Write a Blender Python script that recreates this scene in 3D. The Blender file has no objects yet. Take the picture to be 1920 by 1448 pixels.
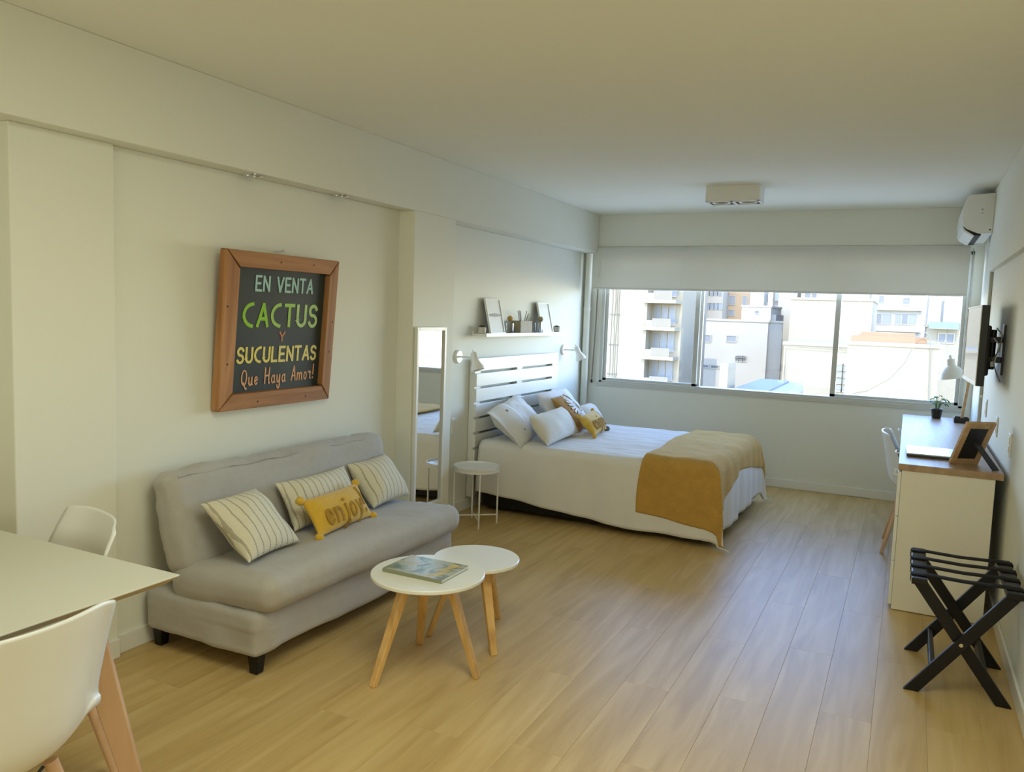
import bpy, bmesh, math, random
from mathutils import Vector, Matrix, noise
random.seed(7)
S = bpy.context.scene
COL = S.collection
R = math.radians

# ------------------------------------------------------------------ camera, sky, lights, exposure
cam_d = bpy.data.cameras.new('camera'); cam = bpy.data.objects.new('camera', cam_d); COL.objects.link(cam)
cam_d.sensor_width = 36.0; cam_d.lens = 1500.0 * 36.0 / 1920.0; cam_d.clip_start = 0.02; cam_d.clip_end = 600
YAW, PIT, ROL = 0.458, -0.0914, 0.0356
_fw = Vector((-math.sin(YAW) * math.cos(PIT), math.cos(YAW) * math.cos(PIT), math.sin(PIT)))
_r = Vector((math.cos(YAW), math.sin(YAW), 0)); _u = _r.cross(_fw)
_r2 = math.cos(ROL) * _r + math.sin(ROL) * _u; _u2 = -math.sin(ROL) * _r + math.cos(ROL) * _u
cam.matrix_world = Matrix(((_r2.x, _u2.x, -_fw.x, 2.888), (_r2.y, _u2.y, -_fw.y, 0.0), (_r2.z, _u2.z, -_fw.z, 1.5492), (0, 0, 0, 1)))
S.camera = cam

world = bpy.data.worlds.new('World'); S.world = world; world.use_nodes = True
wn = world.node_tree; wn.nodes.clear()
w_out = wn.nodes.new('ShaderNodeOutputWorld'); w_bg = wn.nodes.new('ShaderNodeBackground')
w_sky = wn.nodes.new('ShaderNodeTexSky'); w_sky.sky_type = 'NISHITA'; w_sky.sun_disc = False
w_sky.sun_elevation = R(48); w_sky.sun_rotation = R(200); w_sky.altitude = 50; w_sky.air_density = 1.0; w_sky.dust_density = 0.1; w_sky.ozone_density = 3.0
w_bg.inputs['Strength'].default_value = 1.25
w_tint = wn.nodes.new('ShaderNodeMix'); w_tint.data_type = 'RGBA'; w_tint.blend_type = 'MULTIPLY'; w_tint.inputs['Factor'].default_value = 1.0
w_tint.inputs['B'].default_value = (0.90, 0.91, 1.06, 1)
wn.links.new(w_sky.outputs['Color'], w_tint.inputs['A']); wn.links.new(w_tint.outputs['Result'], w_bg.inputs['Color']); wn.links.new(w_bg.outputs['Background'], w_out.inputs['Surface'])

YBACK = -2.4
def light(name, kind, loc, rot, energy, color, **kw):
    d = bpy.data.lights.new(name, kind); d.energy = energy; d.color = color
    for k, v in kw.items(): setattr(d, k, v)
    o = bpy.data.objects.new(name, d); o.location = loc; o.rotation_euler = rot; COL.objects.link(o); return o

light('sun', 'SUN', (0, -20, 60), (R(48), 0, R(6)), 3.0, (1.0, 0.90, 0.68), angle=R(0.6))
# daylight portal in the window opening (guides sky sampling only); then two added fill lights, both out of view
po = light('window_portal', 'AREA', (1.68, 7.93, 1.36), (R(-90), 0, 0), 1.0, (1, 1, 1), shape='RECTANGLE', size=3.3, size_y=1.0)
po.data.cycles.is_portal = True
light('overhead_fill_light', 'AREA', (2.25, 1.6, 2.535), (0, 0, 0), 17, (0.97, 1.0, 0.82), shape='RECTANGLE', size=1.4, size_y=1.0)  # added overhead fill to brighten the room, stands for no known lamp
light('back_fill_light', 'AREA', (1.7, YBACK + 0.03, 1.25), (R(90), 0, 0), 16, (0.97, 0.99, 0.84), shape='RECTANGLE', size=2.6, size_y=2.1)  # added fill in front of the solid back wall, no door there

S.view_settings.view_transform = 'Standard'; S.view_settings.look = 'None'
S.view_settings.gamma = 1.0; S.view_settings.use_curve_mapping = False
S.view_settings.exposure = 0.85
S.cycles.use_denoising = True
S.cycles.use_adaptive_sampling = True; S.cycles.adaptive_threshold = 0.03
S.cycles.max_bounces = 8; S.cycles.diffuse_bounces = 5; S.cycles.glossy_bounces = 4; S.cycles.transmission_bounces = 6
S.cycles.sample_clamp_indirect = 6.0; S.cycles.caustics_reflective = False; S.cycles.caustics_refractive = False

# ------------------------------------------------------------------ materials
MATS = {}
def mat(name, col, rough=0.6, metal=0.0, noise_amt=0.0, noise_scale=8.0, bump=0.0, bump_scale=60.0, sheen=0.0, coat=0.0,
        alpha=1.0, trans=0.0, emit=None, stretch=(1, 1, 1), ior=None, spec=None, coords='Object'):
    if name in MATS: return MATS[name]
    m = bpy.data.materials.new(name); m.use_nodes = True; nt = m.node_tree; b = nt.nodes['Principled BSDF']
    b.inputs['Base Color'].default_value = (*col, 1); b.inputs['Roughness'].default_value = rough; b.inputs['Metallic'].default_value = metal
    if sheen: b.inputs['Sheen Weight'].default_value = sheen
    if coat: b.inputs['Coat Weight'].default_value = coat
    if trans: b.inputs['Transmission Weight'].default_value = trans
    if ior: b.inputs['IOR'].default_value = ior
    if spec is not None: b.inputs['Specular IOR Level'].default_value = spec
    if emit: b.inputs['Emission Color'].default_value = (*emit[0], 1); b.inputs['Emission Strength'].default_value = emit[1]
    if alpha < 1: b.inputs['Alpha'].default_value = alpha
    if noise_amt or bump:
        tc = nt.nodes.new('ShaderNodeTexCoord'); mp = nt.nodes.new('ShaderNodeMapping'); mp.inputs['Scale'].default_value = stretch
        nt.links.new(tc.outputs[coords], mp.inputs['Vector'])
    if noise_amt:
        n = nt.nodes.new('ShaderNodeTexNoise'); n.inputs['Scale'].default_value = noise_scale; n.inputs['Detail'].default_value = 5
        nt.links.new(mp.outputs['Vector'], n.inputs['Vector'])
        mx = nt.nodes.new('ShaderNodeMix'); mx.data_type = 'RGBA'
        mx.inputs['A'].default_value = (*[max(0, c * (1 - noise_amt)) for c in col], 1); mx.inputs['B'].default_value = (*[min(1, c * (1 + noise_amt)) for c in col], 1)
        nt.links.new(n.outputs['Fac'], mx.inputs['Factor']); nt.links.new(mx.outputs['Result'], b.inputs['Base Color'])
    if bump:
        n2 = nt.nodes.new('ShaderNodeTexNoise'); n2.inputs['Scale'].default_value = bump_scale; n2.inputs['Detail'].default_value = 4
        nt.links.new(mp.outputs['Vector'], n2.inputs['Vector'])
        bp = nt.nodes.new('ShaderNodeBump'); bp.inputs['Strength'].default_value = bump; bp.inputs['Distance'].default_value = 0.01
        nt.links.new(n2.outputs['Fac'], bp.inputs['Height']); nt.links.new(bp.outputs['Normal'], b.inputs['Normal'])
    MATS[name] = m; return m

def ramp(nt, fac, stops):
    r = nt.nodes.new('ShaderNodeValToRGB'); e = r.color_ramp.elements
    while len(e) < len(stops): e.new(0.5)
    for el, (p, c) in zip(e, stops): el.position = p; el.color = (*c, 1)
    nt.links.new(fac, r.inputs['Fac']); return r.outputs['Color']

def wood(name, dark, mid, lite, axis=1, rough=0.4, scale=1.0, rnd=0.25, bump=0.08, coat=0.0):
    if name in MATS: return MATS[name]
    m = bpy.data.materials.new(name); m.use_nodes = True; nt = m.node_tree; b = nt.nodes['Principled BSDF']
    tc = nt.nodes.new('ShaderNodeTexCoord'); oi = nt.nodes.new('ShaderNodeObjectInfo')
    ad = nt.nodes.new('ShaderNodeVectorMath'); ad.operation = 'MULTIPLY_ADD'
    ad.inputs[1].default_value = (1, 1, 1)
    cb = nt.nodes.new('ShaderNodeCombineXYZ')
    ml = nt.nodes.new('ShaderNodeMath'); ml.operation = 'MULTIPLY'; ml.inputs[1].default_value = 37.0
    nt.links.new(oi.outputs['Random'], ml.inputs[0])
    for i in range(3): nt.links.new(ml.outputs[0], cb.inputs[i])
    nt.links.new(tc.outputs['Object'], ad.inputs[0]); nt.links.new(cb.outputs[0], ad.inputs[2])
    mp = nt.nodes.new('ShaderNodeMapping'); s = [9 * scale] * 3; s[axis] = 0.7 * scale; mp.inputs['Scale'].default_value = s
    nt.links.new(ad.outputs[0], mp.inputs['Vector'])
    n = nt.nodes.new('ShaderNodeTexNoise'); n.inputs['Scale'].default_value = 1.6; n.inputs['Detail'].default_value = 7; n.inputs['Distortion'].default_value = 0.9
    nt.links.new(mp.outputs['Vector'], n.inputs['Vector'])
    c1 = ramp(nt, n.outputs['Fac'], [(0.28, dark), (0.5, mid), (0.72, lite)])
    n2 = nt.nodes.new('ShaderNodeTexNoise'); n2.inputs['Scale'].default_value = 9; n2.inputs['Detail'].default_value = 4
    nt.links.new(mp.outputs['Vector'], n2.inputs['Vector'])
    hs = nt.nodes.new('ShaderNodeHueSaturation'); nt.links.new(c1, hs.inputs['Color'])
    mr = nt.nodes.new('ShaderNodeMapRange'); mr.inputs['To Min'].default_value = 1 - rnd / 2; mr.inputs['To Max'].default_value = 1 + rnd / 2
    nt.links.new(oi.outputs['Random'], mr.inputs['Value']); nt.links.new(mr.outputs[0], hs.inputs['Value'])
    nt.links.new(hs.outputs['Color'], b.inputs['Base Color'])
    bp = nt.nodes.new('ShaderNodeBump'); bp.inputs['Strength'].default_value = bump; bp.inputs['Distance'].default_value = 0.004
    nt.links.new(n2.outputs['Fac'], bp.inputs['Height']); nt.links.new(bp.outputs['Normal'], b.inputs['Normal'])
    b.inputs['Roughness'].default_value = rough; b.inputs['Coat Weight'].default_value = coat
    MATS[name] = m; return m

M_wall = mat('wall_paint', (0.80, 0.795, 0.695), 0.75, noise_amt=0.015, noise_scale=1.5, bump=0.03, bump_scale=120)
M_ceil = mat('ceiling_paint', (0.87, 0.86, 0.755), 0.85, noise_amt=0.015, noise_scale=1.0)
M_base = mat('baseboard_paint', (0.80, 0.79, 0.72), 0.4)
M_floor = wood('floor_oak', (0.46, 0.30, 0.10), (0.555, 0.38, 0.145), (0.63, 0.455, 0.20), axis=1, rough=0.40, rnd=0.07, bump=0.03)
M_sub = mat('subfloor', (0.16, 0.11, 0.07), 0.8)
M_pine = wood('pine', (0.50, 0.28, 0.09), (0.66, 0.40, 0.14), (0.78, 0.52, 0.22), axis=2, rough=0.42, rnd=0.1, scale=1.3)
M_beech = wood('beech', (0.55, 0.33, 0.18), (0.64, 0.40, 0.23), (0.72, 0.47, 0.28), axis=2, rough=0.45, rnd=0.08)
M_deskoak = wood('desk_oak', (0.30, 0.19, 0.10), (0.40, 0.26, 0.14), (0.50, 0.34, 0.20), axis=1, rough=0.42, rnd=0.05, scale=0.8)
M_frameoak = wood('frame_oak', (0.40, 0.25, 0.12), (0.50, 0.32, 0.16), (0.60, 0.40, 0.22), axis=1, rough=0.5, scale=1.4)
M_old = wood('reclaimed_wood', (0.25, 0.105, 0.035), (0.37, 0.17, 0.06), (0.46, 0.23, 0.09), axis=2, rough=0.65, rnd=0.2, scale=1.2, bump=0.2)
M_old_h = wood('reclaimed_wood_flat', (0.25, 0.105, 0.035), (0.37, 0.17, 0.06), (0.46, 0.23, 0.09), axis=1, rough=0.65, rnd=0.2, scale=1.2, bump=0.2)
M_white = mat('white_lacquer', (0.83, 0.82, 0.76), 0.35)
M_cream = mat('cream_laminate', (0.80, 0.76, 0.64), 0.45)
M_plastic = mat('white_plastic', (0.82, 0.82, 0.78), 0.32, spec=0.5)
M_metalw = mat('white_metal', (0.82, 0.80, 0.75), 0.35)
M_alu = mat('window_aluminium', (0.58, 0.57, 0.50), 0.4, metal=0.0)
M_chrome = mat('chrome', (0.8, 0.8, 0.8), 0.15, metal=1.0)
M_black = mat('black_wood', (0.009, 0.008, 0.007), 0.38, spec=0.3)
M_blackp = mat('black_plastic', (0.015, 0.015, 0.016), 0.35)
M_strap = mat('black_webbing', (0.014, 0.012, 0.010), 0.8, bump=0.3, bump_scale=300, spec=0.2)
M_sofa = mat('sofa_linen', (0.455, 0.43, 0.39), 0.9, noise_amt=0.06, noise_scale=25, bump=0.35, bump_scale=12, sheen=0.2)
M_linen = mat('white_linen', (0.80, 0.77, 0.71), 0.9, noise_amt=0.03, noise_scale=12, bump=0.22, bump_scale=9, sheen=0.15)
M_cotton = mat('white_cotton', (0.81, 0.79, 0.76), 0.9, noise_amt=0.02, noise_scale=15, bump=0.2, bump_scale=12, sheen=0.15)
M_knit = mat('white_knit', (0.78, 0.74, 0.64), 0.95, bump=0.5, bump_scale=120, sheen=0.2)
M_throw = mat('mustard_plush', (0.54, 0.305, 0.06), 0.95, noise_amt=0.20, noise_scale=14, bump=0.5, bump_scale=90, sheen=0.35)
M_throw.node_tree.nodes['Principled BSDF'].inputs['Sheen Tint'].default_value = (1.0, 0.88, 0.45, 1)
M_mustard = mat('mustard_velvet', (0.70, 0.42, 0.035), 0.85, noise_amt=0.12, noise_scale=30, bump=0.3, bump_scale=150, sheen=0.3)
M_ochre = mat('ochre_print', (0.44, 0.235, 0.06), 0.9, noise_amt=0.08, noise_scale=40)
M_olive = mat('lettering_ochre', (0.40, 0.225, 0.02), 0.9)
M_grey = mat('grey_wool', (0.20, 0.20, 0.20), 0.95, bump=0.6, bump_scale=200)
def blind_fabric():
    m = bpy.data.materials.new('roller_blind_fabric'); m.use_nodes = True; nt = m.node_tree; b = nt.nodes['Principled BSDF']
    b.inputs['Base Color'].default_value = (0.80, 0.79, 0.73, 1); b.inputs['Roughness'].default_value = 0.9
    tl = nt.nodes.new('ShaderNodeBsdfTranslucent'); tl.inputs['Color'].default_value = (0.72, 0.66, 0.54, 1)
    mx = nt.nodes.new('ShaderNodeMixShader'); mx.inputs[0].default_value = 0.24
    nt.links.new(b.outputs[0], mx.inputs[1]); nt.links.new(tl.outputs[0], mx.inputs[2]); nt.links.new(mx.outputs[0], nt.nodes['Material Output'].inputs['Surface'])
    return m
M_blind = blind_fabric()
M_slate = mat('chalkboard', (0.022, 0.030, 0.024), 0.6, noise_amt=0.7, noise_scale=3.5)
M_mirror = mat('mirror_glass', (0.92, 0.93, 0.92), 0.02, metal=1.0)
M_glass = mat('clear_glass', (0.95, 0.97, 0.96), 0.02, trans=1.0, ior=1.45)
M_screen = mat('tv_screen', (0.01, 0.01, 0.012), 0.05, spec=0.8)
M_dark = mat('dark_void', (0.008, 0.008, 0.008), 0.7)
M_soil = mat('potting_soil', (0.05, 0.035, 0.02), 0.95, bump=0.6, bump_scale=120)
M_leaf = mat('leaf_green', (0.10, 0.24, 0.04), 0.45, noise_amt=0.3, noise_scale=20)
M_succ = mat('succulent_leaf', (0.09, 0.085, 0.035), 0.5, noise_amt=0.4, noise_scale=60)
M_pot = mat('concrete_pot', (0.60, 0.57, 0.50), 0.8, noise_amt=0.08, noise_scale=40)
M_stone = mat('stone_box', (0.36, 0.32, 0.23), 0.7, noise_amt=0.35, noise_scale=45)
M_stick = mat('reed_stick', (0.16, 0.10, 0.05), 0.7)
M_button = mat('dark_button', (0.22, 0.17, 0.13), 0.4)
M_flower = mat('dried_flower', (0.50, 0.32, 0.08), 0.9)
M_laptop = mat('silver_laptop', (0.42, 0.44, 0.47), 0.28, metal=0.6)
M_laptop_d = mat('laptop_side', (0.03, 0.04, 0.06), 0.4)
M_paper = mat('paper', (0.78, 0.77, 0.72), 0.6)
M_ink = mat('grey_ink', (0.30, 0.30, 0.28), 0.8)

# thin window glass: mix of transparent and a weak mirror
def thin_glass():
    m = bpy.data.materials.new('window_glass'); m.use_nodes = True; nt = m.node_tree; nt.nodes.clear()
    o = nt.nodes.new('ShaderNodeOutputMaterial'); t = nt.nodes.new('ShaderNodeBsdfTransparent'); g = nt.nodes.new('ShaderNodeBsdfGlossy')
    t.inputs['Color'].default_value = (0.98, 0.99, 0.98, 1); g.inputs['Roughness'].default_value = 0.02
    mx = nt.nodes.new('ShaderNodeMixShader'); mx.inputs[0].default_value = 0.05
    nt.links.new(t.outputs[0], mx.inputs[1]); nt.links.new(g.outputs[0], mx.inputs[2]); nt.links.new(mx.outputs[0], o.inputs['Surface'])
    return m
M_pane = thin_glass()

def striped():
    m = bpy.data.materials.new('striped_weave'); m.use_nodes = True; nt = m.node_tree; b = nt.nodes['Principled BSDF']
    tc = nt.nodes.new('ShaderNodeTexCoord'); sp = nt.nodes.new('ShaderNodeSeparateXYZ'); nt.links.new(tc.outputs['Object'], sp.inputs[0])
    nz = nt.nodes.new('ShaderNodeTexNoise'); nz.inputs['Scale'].default_value = 14; nt.links.new(tc.outputs['Object'], nz.inputs['Vector'])
    def m2(op, a, bb):
        n = nt.nodes.new('ShaderNodeMath'); n.operation = op
        for i, v in enumerate((a, bb)):
            if isinstance(v, (int, float)): n.inputs[i].default_value = v
            else: nt.links.new(v, n.inputs[i])
        return n.outputs[0]
    x = m2('ADD', sp.outputs[0], m2('MULTIPLY', m2('SUBTRACT', nz.outputs['Fac'], 0.5), 0.012))
    fr = m2('FRACT', m2('MULTIPLY', x, 24.0), 0); line = m2('LESS_THAN', fr, 0.17)
    fr2 = m2('FRACT', m2('MULTIPLY', sp.outputs[1], 130.0), 0); dash = m2('LESS_THAN', fr2, 0.62)
    fac = m2('MULTIPLY', line, m2('ADD', m2('MULTIPLY', dash, 0.6), 0.3))
    col = ramp(nt, fac, [(0.0, (0.74, 0.69, 0.54)), (1.0, (0.33, 0.29, 0.20))])
    nt.links.new(col, b.inputs['Base Color']); b.inputs['Roughness'].default_value = 0.95
    n2 = nt.nodes.new('ShaderNodeTexNoise'); n2.inputs['Scale'].default_value = 160; nt.links.new(tc.outputs['Object'], n2.inputs['Vector'])
    hh = m2('SUBTRACT', n2.outputs['Fac'], m2('MULTIPLY', line, 0.8))
    bp = nt.nodes.new('ShaderNodeBump'); bp.inputs['Strength'].default_value = 0.5; bp.inputs['Distance'].default_value = 0.006
    nt.links.new(hh, bp.inputs['Height']); nt.links.new(bp.outputs['Normal'], b.inputs['Normal'])
    return m
M_stripe = striped()

def magazine_cover():
    m = bpy.data.materials.new('magazine_cover'); m.use_nodes = True; nt = m.node_tree; b = nt.nodes['Principled BSDF']
    tc = nt.nodes.new('ShaderNodeTexCoord'); n = nt.nodes.new('ShaderNodeTexNoise'); n.inputs['Scale'].default_value = 9; n.inputs['Detail'].default_value = 5; n.inputs['Distortion'].default_value = 1.2
    nt.links.new(tc.outputs['Object'], n.inputs['Vector'])
    c = ramp(nt, n.outputs['Fac'], [(0.30, (0.07, 0.09, 0.07)), (0.43, (0.20, 0.25, 0.16)), (0.52, (0.42, 0.45, 0.38)), (0.62, (0.42, 0.33, 0.10)), (0.74, (0.62, 0.58, 0.40))])
    nt.links.new(c, b.inputs['Base Color']); b.inputs['Roughness'].default_value = 0.38
    return m
M_mag = magazine_cover()

# ------------------------------------------------------------------ mesh helpers
class MB:
    def __init__(s): s.v = []; s.f = []
    def add(s, vs, fs):
        o = len(s.v); s.v += [tuple(p) for p in vs]; s.f += [tuple(i + o for i in f) for f in fs]; return s
    def box(s, x0, x1, y0, y1, z0, z1, M=None):
        vs = [Vector(p) for p in ((x0, y0, z0), (x1, y0, z0), (x1, y1, z0), (x0, y1, z0), (x0, y0, z1), (x1, y0, z1), (x1, y1, z1), (x0, y1, z1))]
        if M: vs = [M @ p for p in vs]
        return s.add(vs, [(0, 3, 2, 1), (4, 5, 6, 7), (0, 1, 5, 4), (1, 2, 6, 5), (2, 3, 7, 6), (3, 0, 4, 7)])
    def cone(s, p0, p1, r0, r1, n=16, cap=True):
        p0, p1 = Vector(p0), Vector(p1); d = (p1 - p0).normalized(); a = d.orthogonal().normalized(); b = d.cross(a)
        vs = []
        for p, r in ((p0, r0), (p1, r1)):
            for i in range(n):
                t = 2 * math.pi * i / n; vs.append(p + r * (math.cos(t) * a + math.sin(t) * b))
        fs = [(i, (i + 1) % n, n + (i + 1) % n, n + i) for i in range(n)]
        if cap: fs += [tuple(range(n - 1, -1, -1)), tuple(range(n, 2 * n))]
        return s.add(vs, fs)
    def tube(s, pts, r, n=8):
        pts = [Vector(p) for p in pts]; ref = None; rings = []
        for i, p in enumerate(pts):
            d = (pts[min(i + 1, len(pts) - 1)] - pts[max(i - 1, 0)]).normalized()
            if ref is None: ref = d.orthogonal().normalized()
            a = (ref - d * ref.dot(d)); a = a.normalized() if a.length > 1e-6 else d.orthogonal().normalized(); ref = a; b = d.cross(a)
            rr = r[i] if isinstance(r, (list, tuple)) else r
            rings.append([p + rr * (math.cos(2 * math.pi * k / n) * a + math.sin(2 * math.pi * k / n) * b) for k in range(n)])
        vs = [q for ring in rings for q in ring]
        fs = [(i * n + k, i * n + (k + 1) % n, (i + 1) * n + (k + 1) % n, (i + 1) * n + k) for i in range(len(pts) - 1) for k in range(n)]
        fs += [tuple(range(n - 1, -1, -1)), tuple(range((len(pts) - 1) * n, len(pts) * n))]
        return s.add(vs, fs)
    def lathe(s, prof, n=24, M=None, close=True):
        vs = []
        for (r, z) in prof:
            for k in range(n):
                p = Vector((r * math.cos(2 * math.pi * k / n), r * math.sin(2 * math.pi * k / n), z)); vs.append(M @ p if M else p)
        fs = [(i * n + k, i * n + (k + 1) % n, (i + 1) * n + (k + 1) % n, (i + 1) * n + k) for i in range(len(prof) - 1) for k in range(n)]
        if close: fs += [tuple(range(n - 1, -1, -1)), tuple(range((len(prof) - 1) * n, len(prof) * n))]
        return s.add(vs, fs)
    def sphere(s, c, r, n=12, sc=(1, 1, 1)):
        prof = [(r * math.sin(math.pi * i / n) + (1e-5 if i in (0, n) else 0), -r * math.cos(math.pi * i / n)) for i in range(n + 1)]
        return s.lathe(prof, n * 2, Matrix.Translation(c) @ Matrix.Diagonal((*sc, 1)))
    def prism(s, poly, a0, a1, axis='z'):
        def mk(p, a): return {'z': (p[0], p[1], a), 'y': (p[0], a, p[1]), 'x': (a, p[0], p[1])}[axis]
        n = len(poly)
        return s.add([mk(p, a0) for p in poly] + [mk(p, a1) for p in poly],
                     [tuple(range(n - 1, -1, -1)), tuple(range(n, 2 * n))] + [(i, (i + 1) % n, n + (i + 1) % n, n + i) for i in range(n)])
    def grid(s, nu, nv, fn, flip=False):
        vs = [fn(i / nu, j / nv) for j in range(nv + 1) for i in range(nu + 1)]
        fs = []
        for j in range(nv):
            for i in range(nu):
                q = (j * (nu + 1) + i, j * (nu + 1) + i + 1, (j + 1) * (nu + 1) + i + 1, (j + 1) * (nu + 1) + i)
                fs.append(q[::-1] if flip else q)
        return s.add(vs, fs)
    def rbox(s, c, h, r, n=10, disp=None):
        """rounded box of half sizes h; disp(point, normal) -> offset vector"""
        c = Vector(c); h = Vector(h)
        for ax in range(3):
            for sg in (-1, 1):
                def fn(u, v, ax=ax, sg=sg):
                    p = [0, 0, 0]; p[ax] = sg; p[(ax + 1) % 3] = 2 * u - 1; p[(ax + 2) % 3] = 2 * v - 1
                    # denser sampling near the rim
                    q = Vector([math.sin(t * math.pi / 2) if abs(t) < 1 else t for t in p]); q = Vector([q[i] * h[i] for i in range(3)])
                    inn = Vector([max(-(h[i] - r), min(h[i] - r, q[i])) for i in range(3)])
                    d = q - inn; nn = d.normalized() if d.length > 1e-9 else Vector([sg if i == ax else 0 for i in range(3)])
                    P = inn + nn * r
                    if disp: P = P + disp(P, nn)
                    return c + P
                s.grid(n, n, fn, flip=(sg < 0))
        return s
    def build(s, name, m, parent=None, bevel=0.0, segs=2, smooth=True, ang=38, merge=False, solid=0.0, subsurf=0, loc=None):
        me = bpy.data.meshes.new(name); me.from_pydata(s.v, [], s.f)
        if bevel or merge or True:
            bm = bmesh.new(); bm.from_mesh(me)
            if merge: bmesh.ops.remove_doubles(bm, verts=bm.verts, dist=1e-5)
            bmesh.ops.recalc_face_normals(bm, faces=bm.faces)
            if bevel:
                es = [e for e in bm.edges if len(e.link_faces) == 2 and e.calc_face_angle(0) > R(30)]
                bmesh.ops.bevel(bm, geom=es, offset=bevel, segments=segs, profile=0.5, affect='EDGES', clamp_overlap=True)
            bm.to_mesh(me); bm.free()
        if smooth:
            for p in me.polygons: p.use_smooth = True
            me.set_sharp_from_angle(angle=R(min(ang, 14) if bevel else ang))
        me.materials.append(m)
        o = bpy.data.objects.new(name, me); COL.objects.link(o)
        if parent: o.parent = parent
        if loc: o.location = loc
        if solid:
            md = o.modifiers.new('thickness', 'SOLIDIFY'); md.thickness = solid; md.offset = 0
        if subsurf:
            md = o.modifiers.new('smooth', 'SUBSURF'); md.levels = subsurf; md.render_levels = subsurf
        return o

def tag(o, label, cat, group=None):
    o['label'] = label; o['category'] = cat
    if group: o['group'] = group
    return o
def struct(o): o['kind'] = 'structure'; return o
def thing(name, label, cat, loc=(0, 0, 0), rotz=0.0, group=None):
    o = bpy.data.objects.new(name, None); o.empty_display_size = 0.1; COL.objects.link(o)
    o.location = loc; o.rotation_euler = (0, 0, rotz); return tag(o, label, cat, group)
def copy_tree(o, parent=None):
    c = o.copy(); COL.objects.link(c)
    if parent: c.parent = parent
    for ch in list(o.children): copy_tree(ch, c)
    return c
def box(name, m, parent, x0, x1, y0, y1, z0, z1, bevel=0.002, **k):
    return MB().box(x0, x1, y0, y1, z0, z1).build(name, m, parent, bevel=bevel, **k)

# ------------------------------------------------------------------ strokes: hand lettering as flat raised ribbons
def arc(cx, cy, rx, ry, a0, a1, n=10):
    return [(cx + rx * math.cos(R(a0 + (a1 - a0) * i / n)), cy + ry * math.sin(R(a0 + (a1 - a0) * i / n))) for i in range(n + 1)]
G = {
 'E': (0.55, [[(0.55, 1), (0, 1), (0, 0), (0.55, 0)], [(0, 0.5), (0.45, 0.5)]]),
 'N': (0.6, [[(0, 0), (0, 1), (0.6, 0), (0.6, 1)]]),
 'V': (0.65, [[(0, 1), (0.32, 0), (0.65, 1)]]),
 'T': (0.62, [[(0, 1), (0.62, 1)], [(0.31, 1), (0.31, 0)]]),
 'A': (0.65, [[(0, 0), (0.36, 1), (0.65, 0)], [(0.12, 0.33), (0.56, 0.33)]]),
 'C': (0.6, [arc(0.62, 0.5, 0.62, 0.52, 97, 263, 14)]),
 'U': (0.58, [[(0, 1), (0, 0.3)] + arc(0.29, 0.3, 0.29, 0.3, 180, 360, 10) + [(0.58, 1)]]),
 'S': (0.55, [arc(0.29, 0.75, 0.26, 0.25, 20, 250, 10) + arc(0.27, 0.25, 0.27, 0.27, 75, -160, 11)]),
 'Y': (0.6, [[(0, 1), (0.3, 0.5), (0.3, 0)], [(0.6, 1), (0.3, 0.5)]]),
 'L': (0.5, [[(0, 1), (0, 0), (0.5, 0)]]),
 'Q': (0.75, [arc(0.36, 0.52, 0.34, 0.48, 60, 420, 20), [(0.28, 0.22), (0.45, -0.05), (0.62, -0.22), (0.74, -0.2)]]),
 'H': (0.8, [[(0.05, 1.05), (0.12, 0.95), (0.1, 0)], [(0.1, 0.5), (0.7, 0.55)], [(0.72, 1.05), (0.66, 0.5), (0.70, 0.0), (0.82, 0.02)]]),
 'B': (0.8, [[(0, 0)]]),
 'u': (0.5, [[(0, 0.5), (0.02, 0.15)] + arc(0.2, 0.15, 0.18, 0.16, 180, 340, 6) + [(0.42, 0.5), (0.42, 0.1), (0.52, 0.02)]]),
 'e': (0.45, [[(0.02, 0.22), (0.36, 0.3)] + arc(0.2, 0.27, 0.18, 0.25, 10, 320, 12)]),
 'a': (0.5, [arc(0.2, 0.24, 0.2, 0.25, 40, 400, 14), [(0.4, 0.5), (0.4, 0.08), (0.52, 0.02)]]),
 'y': (0.5, [[(0, 0.5), (0.03, 0.15)] + arc(0.2, 0.17, 0.17, 0.16, 190, 340, 6) + [(0.42, 0.5)], [(0.42, 0.5), (0.42, -0.2)] + arc(0.25, -0.22, 0.17, 0.2, 0, -190, 8)]),
 'm': (0.8, [[(0, 0.5), (0, 0)], [(0, 0.3)] + arc(0.18, 0.32, 0.17, 0.18, 150, 0, 6) + [(0.36, 0)], [(0.36, 0.3)] + arc(0.54, 0.32, 0.17, 0.18, 150, 0, 6) + [(0.72, 0.05), (0.8, 0)]]),
 'o': (0.42, [arc(0.2, 0.25, 0.19, 0.25, 0, 360, 14)]),
 'r': (0.42, [[(0, 0.5), (0.12, 0.55), (0.15, 0.45), (0.3, 0.48), (0.24, 0.1), (0.36, 0.02)]]),
 'n': (0.45, [[(0, 0.5), (0, 0)], [(0, 0.28)] + arc(0.2, 0.3, 0.19, 0.2, 160, 0, 7) + [(0.39, 0)]]),
 'j': (0.3, [[(0.2, 0.5), (0.2, -0.12)] + arc(0.07, -0.12, 0.13, 0.12, 0, -130, 6), [(0.2, 0.68), (0.2, 0.72)]]),
 'y2': (0.42, [[(0, 0.5), (0.2, 0.05)], [(0.4, 0.5), (0.12, -0.22)]]),
 '!': (0.15, [[(0.1, 1), (0.05, 0.3)], [(0.03, 0.08), (0.03, 0.02)]]),
 ' ': (0.35, []),
}
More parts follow.
